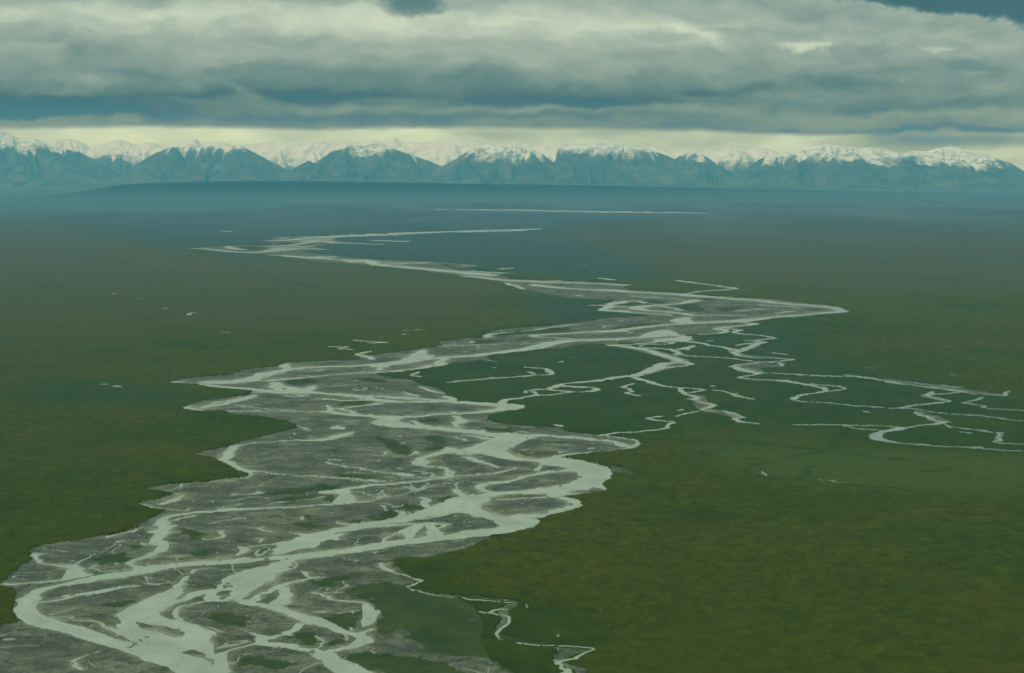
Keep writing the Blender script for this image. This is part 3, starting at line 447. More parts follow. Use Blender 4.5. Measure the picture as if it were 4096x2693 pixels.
# ------------------------------------------------------------------ numpy noise
def vnoise(x, y, seed=0):
    xi = np.floor(x).astype(np.int64); yi = np.floor(y).astype(np.int64)
    fx = x - xi; fy = y - yi
    fx = fx * fx * (3 - 2 * fx); fy = fy * fy * (3 - 2 * fy)
    def h(a, b):
        n = (a * 374761393 + b * 668265263 + seed * 974711) & 0xffffffff
        n = ((n ^ (n >> 13)) * 1274126177) & 0xffffffff
        return ((n ^ (n >> 16)) & 0xffff) / 65535.0
    a = h(xi, yi); b = h(xi + 1, yi); c = h(xi, yi + 1); d = h(xi + 1, yi + 1)
    return (a * (1 - fx) + b * fx) * (1 - fy) + (c * (1 - fx) + d * fx) * fy - 0.5
def fbm(x, y, oct=4, seed=0, gain=0.5):
    s = 0; a = 1.0
    for k in range(oct):
        s = s + a * vnoise(x * 2 ** k + 17.3 * k, y * 2 ** k + 5.1 * k, seed + k); a *= gain
    return s

# ------------------------------------------------------------------ survey raster (sampled on the plain)
RX0, RX1, RY0, RY1 = -700, 4800, 790, 2900
SXP, SYP = 2.0, 1.0
rx = np.arange(RX0, RX1, SXP); ry = np.arange(RY0, RY1, SYP)
nx, ny = len(rx), len(ry)
rowY = np.array([float(unproj(CX, y)[1]) for y in ry])
rowM = np.array([float(unproj(CX + 1, y)[0]) for y in ry])      # metres per pixel across
rowA = np.gradient(-rowY, ry) / rowM                            # metres of depth per pixel / metres across per pixel

def fill(polys):
    m = np.zeros((ny, nx), np.float32)
    for P in polys:
        P = np.array([q[:2] for q in P])
        Q = np.roll(P, -1, 0)
        r0 = max(0, int((P[:, 1].min() - RY0) / SYP)); r1 = min(ny, int((P[:, 1].max() - RY0) / SYP) + 2)
        for r in range(r0, r1):
            y = ry[r]
            c = (P[:, 1] <= y) != (Q[:, 1] <= y)
            if not c.any(): continue
            xs = np.sort(P[c, 0] + (y - P[c, 1]) * (Q[c, 0] - P[c, 0]) / (Q[c, 1] - P[c, 1]))
            for k in range(0, len(xs) - 1, 2):
                a = (xs[k] - RX0) / SXP; b = (xs[k + 1] - RX0) / SXP
                ia, ib = max(0, int(math.ceil(a))), min(nx, int(b) + 1)
                if ib > ia: m[r, ia:ib] = 1
    return m

def smooth_line(P, n=7):
    P = np.array(P)
    if len(P) < 3: return P
    E = np.vstack([2 * P[0] - P[1], P, 2 * P[-1] - P[-2]])
    out = []
    for i in range(1, len(E) - 2):
        for t in np.arange(n) / n:
            p0, p1, p2, p3 = E[i - 1], E[i], E[i + 1], E[i + 2]
            k = 0.88
            m1 = k * (p2 - p0) / 2; m2 = k * (p3 - p1) / 2
            t2, t3 = t * t, t ** 3
            out.append((2 * t3 - 3 * t2 + 1) * p1 + (t3 - 2 * t2 + t) * m1 + (-2 * t3 + 3 * t2) * p2 + (t3 - t2) * m2)
    out.append(P[-1])
    return np.array(out)

def stroke(lines, tmin=0.0, soft=1.0):
    m = np.zeros((ny, nx), np.float32)
    for L in lines:
        S = smooth_line(L)
        X, Y = unproj(S[:, 0], S[:, 1])
        ri = np.clip(((S[:, 1] - RY0) / SYP).astype(int), 0, ny - 1)
        t = np.maximum(S[:, 2], tmin + np.clip((S[:, 1] - 1400) / 300, 0, 1) * .8 * (tmin > 0))
        R = 0.5 * t * rowM[ri] * rowA[ri]                       # ground half width in metres
        Rp = R / rowM[ri]                                       # in pixels across
        for i in range(len(S) - 1):
            ex = max(Rp[i], Rp[i + 1]) + 3; ey = max(t[i], t[i + 1]) * .5 * 1.2 + 2
            x0, x1 = sorted((S[i, 0], S[i + 1, 0])); y0, y1 = sorted((S[i, 1], S[i + 1, 1]))
            a0 = max(0, int((x0 - ex - RX0) / SXP)); a1 = min(nx, int((x1 + ex - RX0) / SXP) + 2)
            b0 = max(0, int((y0 - ey - RY0) / SYP)); b1 = min(ny, int((y1 + ey - RY0) / SYP) + 2)
            if a1 <= a0 or b1 <= b0: continue
            gy = rowY[b0:b1][:, None]; gx = (rx[a0:a1][None, :] - CX) * rowM[b0:b1][:, None]
            dx, dy = X[i + 1] - X[i], Y[i + 1] - Y[i]
            l2 = dx * dx + dy * dy + 1e-9
            u = np.clip(((gx - X[i]) * dx + (gy - Y[i]) * dy) / l2, 0, 1)
            d = np.hypot(gx - X[i] - u * dx, gy - Y[i] - u * dy) - (R[i] + (R[i + 1] - R[i]) * u)
            px = rowM[b0:b1][:, None] * SXP * soft
            c = np.clip(0.5 - d / (px * 1.6), 0, 1).astype(np.float32)
            sub = m[b0:b1, a0:a1]; np.maximum(sub, c, out=sub)
    return m
def parse(s): return [[float(v) for v in w.split(',')] for w in s.split()]
def boxblur(m, kx, ky):
    def b(a, k, ax):
        if k < 1: return a
        c = np.cumsum(np.pad(a, [(k + 1, k) if i == ax else (0, 0) for i in range(2)], mode='edge'), axis=ax, dtype=np.float64)
        n = a.shape[ax]
        hi = np.take(c, np.arange(2 * k + 1, 2 * k + 1 + n), ax); lo = np.take(c, np.arange(0, n), ax)
        return ((hi - lo) / (2 * k + 1)).astype(np.float32)
    return b(b(m, kx, 1), ky, 0)

bedP = []
for t, s in BED: bedP += tp(t, s)
bed = fill([bedP])
bed = np.maximum(bed, fill([tp(t, s) for t, s in GP]))
bed = np.maximum(bed, stroke([tp(t, s) for t, s in GL]))
water = fill([tp(t, s) for t, s in WP])
lines = stroke([[[q[0], q[1], q[2] * (.68 if t in (9, 10, 3, 13) else .85)] for q in tp(t, s)] for t, s in WL], tmin=2.0)
lines = np.maximum(lines, stroke([parse(s) for s in WF], tmin=1.4))
water = np.maximum(water, lines)
isl = fill([tp(t, s) for t, s in IP])
core = stroke([[[q[0], q[1], q[2] * .8] for q in tp(t, s)] for t, s in WL if False]) if False else 0
water = water * (1 - isl)
vegm = fill([tp(t, s) for t, s in VP])
drain = stroke([tp(t, s) for t, s in DL] + [parse(s) for s in DF], tmin=3, soft=3)
water = np.maximum(water, stroke([parse(s) for s in DF2], tmin=1.6))
lush = fill([parse(s) for s in LUSH]); brown = fill([parse(s) for s in BROWN]); pale = fill([parse(s) for s in PALE])
for _ in range(3):
    lush = boxblur(lush, 26, 13); brown = boxblur(brown, 22, 7); pale = boxblur(pale, 34, 14)
trib = boxblur(boxblur(water * (1 - bed), 22, 9), 22, 9)
shore = boxblur(boxblur(water, 10, 4), 10, 4)
vegm = boxblur(vegm, 3, 1); drain = boxblur(drain, 2, 1)
soft1 = boxblur(boxblur(water, 3, 1), 2, 1); soft2 = boxblur(boxblur(water, 7, 3), 5, 2)
water = boxblur(water, 1, 0) * .5 + water * .5
bed = boxblur(bed, 1, 1)

# ------------------------------------------------------------------ ground grid: finer near, coarser far, all at its real place
gpy = np.concatenate([np.arange(2860, 1820, -2.6), np.arange(1820, 1500, -1.8), np.arange(1500, 1200, -1.5), np.arange(1200, 826, -1.3), np.arange(826, 755, -3.0)])
gY = np.array([float(unproj(CX, y)[1]) for y in gpy]); gM = np.array([float(unproj(CX + 1, y)[0]) for y in gpy])
gY = np.concatenate([[-3000, 0, 700], gY, [50000, 60000, 72000]]); 
gM = np.concatenate([[gM[0]] * 3, gM, np.array([50000, 60000, 72000]) / F])
gpy_full = np.concatenate([[2860] * 3, gpy, [755] * 3])
gpx = np.concatenate([[-9000, -5000, -2500, -1300, -700], np.arange(-560, 4660, 3.2), [4800, 5400, 6600, 9000, 13000]])
NXg, NYg = len(gpx), len(gY)
PXg = np.broadcast_to(gpx[None, :], (NYg, NXg)); PYg = np.broadcast_to(gpy_full[:, None], (NYg, NXg))
GX = (gpx[None, :] - CX) * gM[:, None]; GY = np.broadcast_to(gY[:, None], GX.shape)
inside = (PXg > RX0 + 20) & (PXg < RX1 - 20) & (PYg > RY0 + 4) & (gY[:, None] > 800)
# natural raggedness of every shoreline
def warpmap(a1, a2, seed):
    ax = a1 * fbm(GX / 55, GY / 55, 3, seed) + a2 * fbm(GX / 13, GY / 13, 3, seed + 9, .65)
    ay = a1 * fbm(GX / 55, GY / 55, 3, seed + 31) + a2 * fbm(GX / 13, GY / 13, 3, seed + 40, .65)
    ax = np.clip(ax / gM[:, None], -9, 9)
    asp = np.abs(np.gradient(gY) / np.gradient(gpy_full + np.arange(NYg) * -1e-6))
    ay = np.clip(ay / np.maximum(asp, 1e-3)[:, None], -3.0, 3.0)
    return ax, ay
def sample(m, ox=0, oy=0):
    fx = np.clip((PXg + ox - RX0) / SXP, 0, nx - 1.001); fy = np.clip((PYg + oy - RY0) / SYP, 0, ny - 1.001)
    ix = fx.astype(int); iy = fy.astype(int); fx = (fx - ix).astype(np.float32); fy = (fy - iy).astype(np.float32)
    v = (m[iy, ix] * (1 - fx) + m[iy, ix + 1] * fx) * (1 - fy) + (m[iy + 1, ix] * (1 - fx) + m[iy + 1, ix + 1] * fx) * fy
    return np.where(inside, v, 0.0)
wx_, wy_ = warpmap(20, 10, 3)
bx_, by_ = warpmap(14, 10, 77)
sW = sample(water, wx_, wy_)
sB = sample(bed, bx_ * .7, by_ * .7)
sShore = sample(shore); sVeg = sample(vegm, bx_ * 2, by_ * 2); sTrib = sample(trib)
sLush = sample(lush, bx_ * 2, by_ * 3); sBrown = sample(brown); sPale = sample(pale, bx_ * 2, by_ * 2); sDrain = sample(drain, bx_, by_)
# shallow shoals and riffles fray the wide water edges
sS1 = sample(soft1, wx_, wy_); sSoft = sample(soft2, wx_, wy_)
fr = fbm(GX / 24, GY / 30, 5, 200, .62); near = np.clip((9000 - gY[:, None]) / 4000, 0, 1)
band = np.clip(sS1 * (1 - sS1) * 4, 0, 1)
s_ = sW * .5 + sS1 * .5 + fr * .55 * band
wide = sample(boxblur(bed, 6, 3)) > .7                    # only the broad channels fray, the little tundra streams stay clean
sW = np.where(wide & (near > 0), np.clip((s_ - .5) * 2.2 + .5, 0, 1) * near + sW * (1 - near), sW)
# shoals just breaking the surface of the broad reaches
sho = np.clip((fbm(GX / 30, GY / 60, 5, 210, .6) - .52) * 8, 0, 1) * (sSoft > .75) * near * wide
sW = sW * (1 - .9 * sho)
# little pools left on the bars
pool = np.clip((fbm(GX / 34, GY / 22, 4, 300) - .56) * 9, 0, 1) * (sB > .9) * (sVeg < .2) * (gY[:, None] < 9000)
sW = np.maximum(sW, pool * .9)
# the far reaches break up into glinting patches
farW = np.clip((gY[:, None] - 7500) / 3000, 0, 1)
sW = sW * (1 - farW * np.clip((fbm(GX / 160, GY / 420, 4, 700) + .06) * 3, 0, .30))
# abandoned threads of water wandering over the bars
th_ = fbm((GX + 40 * fbm(GX / 90, GY / 90, 2, 401)) / 150, (GY + 60 * fbm(GX / 110, GY / 110, 2, 402)) / 120, 3, 400)
th_ = np.clip(1 - np.abs(th_) / (.016 + .010 * fbm(GX / 30, GY / 30, 2, 405)), 0, 1) * (fbm(GX / 160, GY / 160, 3, 403) > .12) * (sB > .9) * (sVeg < .3) * (gY[:, None] < 7000)
sW = np.maximum(sW, np.clip(th_ * 1.5, 0, 1) * .95)
th_ = fbm((GX + 30 * fbm(GX / 60, GY / 60, 2, 501)) / 90, (GY + 50 * fbm(GX / 80, GY / 80, 2, 502)) / 70, 3, 500)
th_ = np.clip(1 - np.abs(th_) / (.020 + .016 * fbm(GX / 20, GY / 20, 2, 505)), 0, 1) * (fbm(GX / 120, GY / 200, 3, 503) > .16) * (sB > .9) * (sVeg < .3) * (gY[:, None] < 6000)
sW = np.maximum(sW, np.clip(th_ * 1.5, 0, 1) * .95)
# scrub thins out gradually where the right-hand flats meet the gravel
sVeg = np.maximum(sVeg, np.clip((1 - sample(boxblur(bed, 16, 9), bx_ * 2, by_ * 2)) * 1.5 + fbm(GX / 40, GY / 40, 4, 410) * .8 - .15, 0, 1) * (GX > -420 + GY * .02) * (GY < 2700))

gravel_h = 0.5 + 0.9 * np.clip(fbm(GX / 70, GY / 50, 4, 8) + .3, 0, 1.5) * (1 - np.clip(sShore * 1.6, 0, 1))
tundra_h = 0.12 + 2.6 * (1 - np.clip(sTrib * 14, 0, 1)) + np.clip((fbm(GX / 900, GY / 900, 4, 50) + .1), 0, 1) * 9.0 * np.clip(1 - sB * 1.0 - sTrib * 6 - sLush, 0, 1) * (gY[:, None] > 0)
land = gravel_h * sB + tundra_h * (1 - sB)
Z = np.where(sW < 0.5, land * np.clip(1 - 2 * sW, 0, 1) ** 0.6, -(sW - .5) * 2 * 1.2)

# upland swells either side, traced where their crests cross the valley
def upland(crestpx, zc, dist_front, dist_back, fade=None):
    global Z
    P = np.array(crestpx)
    X, Y = unproj(P[:, 0], P[:, 1], zc)
    # crest depth as a function of bearing
    bear = X / Y
    o = np.argsort(bear)
    b = GX / np.maximum(GY, 1.0)
    Yc = np.interp(b, bear[o], Y[o]); 
    w = np.clip((b - bear[o][0]) / .02, 0, 1) * np.clip((bear[o][-1] - b) / .02, 0, 1)
    fr_ = np.clip(1 - (Yc - GY) / (dist_front * Yc), 0, 1); bk = np.clip(1 - (GY - Yc) / (dist_back * Yc), 0, 1)
    prof_ = np.where(GY < Yc, fr_ * fr_ * (3 - 2 * fr_), bk * bk * (3 - 2 * bk))
    return zc * prof_ * w * (GY > 500)
UP = upland([(1950, 925), (2173, 915), (2450, 893), (2750, 865), (2849, 853), (3225, 828), (3600, 800), (4096, 775), (5200, 760)], 26, .35, .10)
UP = np.maximum(UP, upland([(-900, 830), (0, 873), (230, 893), (420, 925), (500, 950), (600, 975), (680, 992), (780, 1002), (900, 1020), (1000, 1040)], 24, .25, .05))
UP = UP * (1 - np.clip(sB * 1.5, 0, 1)) * (1 - np.clip(sTrib * 8, 0, 1))
Z = np.where(sW < .5, Z + UP, Z)
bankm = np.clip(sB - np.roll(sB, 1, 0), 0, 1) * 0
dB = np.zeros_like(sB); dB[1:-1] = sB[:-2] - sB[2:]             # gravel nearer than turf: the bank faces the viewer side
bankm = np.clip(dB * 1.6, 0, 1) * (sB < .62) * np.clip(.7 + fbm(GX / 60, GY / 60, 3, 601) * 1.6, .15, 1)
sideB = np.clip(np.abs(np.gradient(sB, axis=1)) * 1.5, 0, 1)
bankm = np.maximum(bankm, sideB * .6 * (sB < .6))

def grid_faces(mask):
    r, c = np.nonzero(mask)
    a = r * NXg + c
    return np.stack([a, a + 1, a + NXg + 1, a + NXg], 1)
def make_mesh(name, co, faces, attrs, mat, smooth=True):
    used = np.unique(faces)
    remap = np.full(co.shape[0], -1, np.int64); remap[used] = np.arange(len(used))
    faces = remap[faces]; co = co[used]
    me = bpy.data.meshes.new(name)
    me.vertices.add(len(co)); me.vertices.foreach_set('co', co.astype(np.float32).ravel())
    nf, k = faces.shape
    me.loops.add(nf * k); me.loops.foreach_set('vertex_index', faces.astype(np.int32).ravel())
    me.polygons.add(nf)
    me.polygons.foreach_set('loop_start', (np.arange(nf) * k).astype(np.int32))
    me.polygons.foreach_set('use_smooth', np.full(nf, smooth))
    me.update(calc_edges=True)
    for an, v in attrs.items():
        at = me.attributes.new(an, 'FLOAT', 'POINT'); at.data.foreach_set('value', v.ravel()[used].astype(np.float32))
    me.materials.append(mat)
    ob = bpy.data.objects.new(name, me); COL.objects.link(ob)
    return ob
def tagit(ob, label, cat, kind='structure'):
    ob['label'] = label; ob['category'] = cat; ob['kind'] = kind
# ------------------------------------------------------------------ materials (all driven by world position and surveyed ground cover)
def new_mat(name):
    m = bpy.data.materials.new(name); m.use_nodes = True
    return m, NT(m.node_tree)
def finish(N_, col, rough=0.95, spec=0.2, normal=None):
    b = N_.n('ShaderNodeBsdfPrincipled')
    N_.put(b.inputs['Base Color'], col); N_.put(b.inputs['Roughness'], rough)
    b.inputs['Specular IOR Level'].default_value = spec
    if normal is not None: N_.put(b.inputs['Normal'], normal)
    o = N_.n('ShaderNodeOutputMaterial'); N_.put(o.inputs[0], b.outputs[0])
    return b
def attr(N_, name):
    a = N_.n('ShaderNodeAttribute', attribute_name=name); return a.outputs['Fac']
def pos(N_, sx=1, sy=1, sz=1):
    g = N_.n('ShaderNodeNewGeometry')
    return N_.vm('MULTIPLY', g.outputs['Position'], (sx, sy, sz))

# tundra
def tundra_color(M, lushv=None, brownv=None, palev=None, drainv=None):
    p = pos(M)
    y0_ = M.n('ShaderNodeSeparateXYZ'); M.put(y0_.inputs[0], p); yy0 = y0_.outputs[1]
    base = M.ramp(M.noise(p, 1 / 1500, 6, .55), [(.32, (0.0340, 0.0488, 0.0041, 1)), (.5, (0.0493, 0.0554, 0.0052, 1)), (.68, (0.0612, 0.0528, 0.0066, 1))])
    n2 = M.noise(p, 1 / 260, 6, .62)
    base = M.mix(M.ss(n2, .46, .68), base, (0.0640, 0.0560, 0.0090, 1))        # heath, russet
    n2b = M.noise(p, 1 / 420, 5, .62, .6)
    base = M.mix(M.ss(n2b, .52, .74), base, (0.0289, 0.0449, 0.0044, 1))        # wet sedge
    n3 = M.noise(p, 1 / 28, 6, .7)
    base = M.mix(.65, base, M.ramp(n3, [(.3, (.28, .28, .28, 1)), (.7, (.74, .74, .74, 1))]), 'OVERLAY')
    n3c = M.noise(M.vm('MULTIPLY', p, (1, .6, 1)), 1 / 9, 4, .7)
    base = M.mix(.5, base, M.ramp(n3c, [(.34, (.28, .29, .28, 1)), (.66, (.74, .72, .70, 1))]), 'OVERLAY')
    n3b = M.noise(M.vm('MULTIPLY', p, (.6, 1, 1)), 1 / 105, 6, .66, .5)
    base = M.mix(.40, base, M.ramp(n3b, [(.32, (.40, .40, .40, 1)), (.68, (.63, .63, .60, 1))]), 'OVERLAY')
    if lushv is not None:
        base = M.mix(M.m('MULTIPLY', brownv, M.m('MULTIPLY_ADD', M.ss(yy0, 3800, 6500), .38, .2)), base, (.066, .056, .017, 1))
        nearf = M.ss(yy0, 2900, 2300)
        lc = M.ramp(M.noise(p, 1 / 180, 6, .65), [(.35, (0.0230, 0.0450, 0.030, 1)), (.62, (0.0450, 0.0620, 0.032, 1))])
        lc = M.mix(nearf, lc, M.ramp(M.noise(p, 1 / 70, 6, .65), [(.35, (.026, .042, .018, 1)), (.65, (.050, .060, .028, 1))]))
        base = M.mix(M.m('MULTIPLY', lushv, M.m('MULTIPLY_ADD', nearf, .2, .74)), base, lc)
        base = M.mix(M.m('MULTIPLY', palev, .55), base, (.076, .092, .070, 1))
        base = M.mix(M.m('MULTIPLY', drainv, M.m('MULTIPLY', M.ss(M.noise(p, 1 / 60, 4, .6), .30, .62), .55)), base, (0.0167, 0.0361, 0.0118, 1))
    base = M.mix(1.0, base, (1.04, 1.14, .22, 1), 'MULTIPLY')
    # distance haze painted into the plain's colour: paler and bluer farther upstream
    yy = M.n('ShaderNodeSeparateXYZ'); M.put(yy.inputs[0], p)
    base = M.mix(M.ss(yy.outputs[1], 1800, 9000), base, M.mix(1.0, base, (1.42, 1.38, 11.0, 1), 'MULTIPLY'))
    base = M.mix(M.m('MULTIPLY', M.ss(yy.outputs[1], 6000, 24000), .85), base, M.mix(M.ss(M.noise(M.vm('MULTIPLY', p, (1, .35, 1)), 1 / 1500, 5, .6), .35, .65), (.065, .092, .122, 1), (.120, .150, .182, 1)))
    # small bare frost patches, pale
    n4 = M.noise(p, 1 / 42, 3, .5)
    n5 = M.noise(p, 1 / 300, 2, .5)
    fp = M.m('MULTIPLY', M.ss(n4, .70, .78), M.ss(n5, .5, .66))
    base = M.mix(M.m('MULTIPLY', fp, .55), base, (.17, .19, .12, 1))
    return base
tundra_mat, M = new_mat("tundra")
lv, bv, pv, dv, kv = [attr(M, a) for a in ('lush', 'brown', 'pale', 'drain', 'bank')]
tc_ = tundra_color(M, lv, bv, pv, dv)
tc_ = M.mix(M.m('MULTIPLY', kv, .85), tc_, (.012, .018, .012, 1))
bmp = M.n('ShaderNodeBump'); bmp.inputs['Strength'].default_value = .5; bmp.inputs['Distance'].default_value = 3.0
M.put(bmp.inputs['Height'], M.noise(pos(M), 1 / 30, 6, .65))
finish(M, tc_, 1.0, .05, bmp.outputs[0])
hill_mat, M = new_mat("tundra_hill")
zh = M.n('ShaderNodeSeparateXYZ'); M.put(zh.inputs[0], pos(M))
hc = M.mix(.9, tundra_color(M), M.mix(M.ss(zh.outputs[2], 10, 230), (.085, .140, .150, 1), (.012, .030, .014, 1)))  # low slopes pale blue, crest dark: thicker haze low down, painted into the colour
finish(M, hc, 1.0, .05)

# gravel bed
gravel_mat, M = new_mat("gravel")
p = pos(M)
ps = pos(M, 1, 1.7, 1)
vv, sh, lv = attr(M, 'veg'), attr(M, 'shore'), attr(M, 'lush')
n1 = M.noise(p, 1 / 120, 7, .62, .4)
g = M.ramp(n1, [(.28, (.118, .120, .082, 1)), (.44, (.164, .162, .110, 1)), (.58, (.215, .206, .140, 1)), (.74, (.29, .27, .18, 1))])
mac = M.noise(ps, 1 / 75, 4, .6, .6)
g = M.mix(1.0, g, M.ramp(M.m('ADD', mac, M.m('MULTIPLY', M.m('SUBTRACT', sh, .25), .30)), [(.36, (.76, .77, .76, 1)), (.50, (1, 1, 1, 1)), (.64, (1.30, 1.26, 1.22, 1))]), 'MULTIPLY')
# silt and low herbs darken the high parts of the bars, in ragged flecks
hi = M.ss(sh, .40, .02)
n2 = M.noise(ps, 1 / 46, 8, .72, .8)
fl = M.m('MULTIPLY', M.ss(n2, .45, .56), M.m('MULTIPLY_ADD', hi, .80, .15))
g = M.mix(M.m('MULTIPLY', fl, .64), g, (.050, .058, .036, 1))
# old flow lines and silt bands that follow the channels
cf = M.n('ShaderNodeCombineXYZ'); g0 = M.n('ShaderNodeSeparateXYZ'); M.put(g0.inputs[0], p)
M.put(cf.inputs[0], M.m('MULTIPLY', g0.outputs[0], 1 / 150)); M.put(cf.inputs[1], M.m('MULTIPLY', g0.outputs[1], 1 / 150)); M.put(cf.inputs[2], M.m('MULTIPLY', sh, 26))
nf_ = M.noise(cf.outputs[0], 1.0, 4, .55)
g = M.mix(M.m('MULTIPLY', M.ss(nf_, .58, .70), .38), g, (.21, .215, .125, 1))
g = M.mix(M.m('MULTIPLY', M.ss(nf_, .42, .30), .50), g, (.075, .088, .052, 1))
n3 = M.noise(ps, 1 / 8.5, 5, .7)
n3m = M.ss(M.noise(p, 1 / 90, 4, .6), .42, .58)
sp_ = M.m('MULTIPLY', M.ss(n3, .51, .59), M.m('MULTIPLY', n3m, M.m('MULTIPLY_ADD', hi, .8, .1)))
g = M.mix(M.m('MULTIPLY', sp_, .85), g, (.024, .033, .018, 1))
g = M.mix(.60, g, M.ramp(M.noise(p, 1 / 5, 6, .75), [(.3, (.25, .25, .25, 1)), (.7, (.75, .75, .75, 1))]), 'OVERLAY')
vmask = M.m('MULTIPLY', vv, M.ss(M.noise(ps, 1 / 30, 6, .65), .22, .44))
vc = M.ramp(M.noise(p, 1 / 60, 6, .65), [(.35, (.027, .050, .005, 1)), (.65, (.053, .071, .008, 1))])
g = M.mix(M.m('MULTIPLY', vmask, .92), g, vc)
ed = attr(M, 'edge')
g = M.mix(M.m('MULTIPLY', M.ss(ed, .10, .45), .42), g, (.085, .095, .062, 1))
# damp dark rim right at the water
bmp = M.n('ShaderNodeBump'); bmp.inputs['Strength'].default_value = .6; bmp.inputs['Distance'].default_value = 1.0
M.put(bmp.inputs['Height'], n2)
finish(M, g, .95, .15, bmp.outputs[0])

# silty glacial water
water_mat, M = new_mat("water")
p = pos(M)
wn = M.noise(pos(M, 1, .6, 1), 1 / 60, 6, .6, .8)
wc = M.ramp(wn, [(.3, (.33, .335, .245, 1)), (.7, (.44, .43, .325, 1))])
sh = attr(M, 'shore')
cf = M.n('ShaderNodeCombineXYZ'); g0 = M.n('ShaderNodeSeparateXYZ'); M.put(g0.inputs[0], p)
M.put(cf.inputs[0], M.m('MULTIPLY', g0.outputs[0], 1 / 110)); M.put(cf.inputs[1], M.m('MULTIPLY', g0.outputs[1], 1 / 110)); M.put(cf.inputs[2], M.m('MULTIPLY', sh, 30))
st_ = M.noise(cf.outputs[0], 1.0, 5, .6)
wc = M.mix(.8, wc, M.ramp(st_, [(.32, (.40, .41, .42, 1)), (.68, (.60, .595, .58, 1))]), 'OVERLAY')
wc = M.mix(M.m('MULTIPLY', M.ss(M.m('ADD', sh, M.m('MULTIPLY', M.m('SUBTRACT', M.noise(p, 1 / 25, 5, .6), .5), .9)), .75, .30), .40), wc, (.225, .240, .150, 1))
wc = M.mix(M.m('MULTIPLY', M.ss(M.noise(p, 1 / 22, 5, .6), .60, .75), .35), wc, (.20, .25, .17, 1))
wc = M.mix(M.m('MULTIPLY', M.ss(attr(M, 'edge'), .86, .45), .55), wc, (.215, .225, .145, 1))
bmp = M.n('ShaderNodeBump'); bmp.inputs['Strength'].default_value = .35; bmp.inputs['Distance'].default_value = .25
M.put(bmp.inputs['Height'], M.noise(p, 1 / 3, 4, .6))
b = finish(M, wc, .22, .5, bmp.outputs[0])

# mountains: scree and tundra below, snow above
mount_mat, M = new_mat("mountain")
g_ = M.n('ShaderNodeNewGeometry')
P3 = g_.outputs['Position']
s_ = M.n('ShaderNodeSeparateXYZ'); M.put(s_.inputs[0], P3); zz = s_.outputs[2]
sn = M.n('ShaderNodeSeparateXYZ'); M.put(sn.inputs[0], g_.outputs['Normal'])
line = attr(M, 'snowline'); gul = attr(M, 'gully')
rock = M.ramp(M.noise(P3, 1 / 900, 7, .6), [(.3, (.030, .040, .026, 1)), (.48, (.075, .080, .050, 1)), (.62, (.125, .125, .085, 1)), (.75, (.18, .17, .12, 1))])
rock = M.mix(M.m('MULTIPLY', M.ss(gul, .25, .8), .5), rock, (.020, .036, .028, 1))
nz = M.m('MULTIPLY', M.m('SUBTRACT', M.noise(P3, 1 / 330, 7, .66), .5), 420)
h_ = M.m('SUBTRACT', M.m('ADD', zz, nz), line)
h_ = M.m('ADD', h_, M.m('MULTIPLY', M.m('SUBTRACT', .35, gul), -480))
snow = M.ss(h_, -150, 90)
out = M.m('MULTIPLY', M.ss(M.noise(M.vm('MULTIPLY', P3, (1, 1, 2.6)), 1 / 300, 8, .76), .465, .54), M.m('MULTIPLY_ADD', M.ss(sn.outputs[2], .93, .62), .55, .45))
out = M.m('MULTIPLY', out, M.m('MULTIPLY_ADD', M.ss(h_, 750, 120), .75, .25))
snow = M.m('MULTIPLY', snow, M.m('SUBTRACT', 1.0, M.m('MULTIPLY', out, .70)))
mc = M.mix(snow, rock, (.80, .93, .96, 1))
bmp = M.n('ShaderNodeBump'); bmp.inputs['Strength'].default_value = 1.0; bmp.inputs['Distance'].default_value = 60.0
M.put(bmp.inputs['Height'], M.noise(P3, 1 / 300, 7, .65))
finish(M, mc, .95, .1, bmp.outputs[0])
# ------------------------------------------------------------------ ground, gravel bed, river
co = np.stack([GX, GY, Z], -1).reshape(-1, 3)
cB = (sB[:-1, :-1] + sB[1:, :-1] + sB[:-1, 1:] + sB[1:, 1:]) / 4
isbed = cB > 0.5
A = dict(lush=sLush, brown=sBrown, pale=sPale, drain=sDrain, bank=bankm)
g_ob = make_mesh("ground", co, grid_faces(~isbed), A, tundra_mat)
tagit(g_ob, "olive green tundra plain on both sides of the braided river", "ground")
b_ob = make_mesh("gravel_bed", co, grid_faces(isbed), dict(veg=sVeg, shore=sShore, lush=sLush, edge=sS1), gravel_mat)
tagit(b_ob, "grey gravel bars and flats between the river channels", "gravel bed")
cW = np.maximum.reduce([sW[:-1, :-1], sW[1:, :-1], sW[:-1, 1:], sW[1:, 1:]]) > 0.02
wz = np.full_like(Z, 0.0)
cow = np.stack([GX, GY, wz], -1).reshape(-1, 3)
w_ob = make_mesh("river", cow, grid_faces(cW), dict(shore=sSoft, edge=sS1), water_mat)
tagit(w_ob, "pale silty braided river winding from the mountains across the plain", "river")

# ------------------------------------------------------------------ ridges and mountains
MO = {1: (0, 450), 2: (1350, 450), 3: (2696, 450)}
def mp(t, s):
    ox, oy = MO[t]
    return [(ox + float(a.split(',')[0]) / 1.7, oy + float(a.split(',')[1]) / 1.7) for a in s.split()]

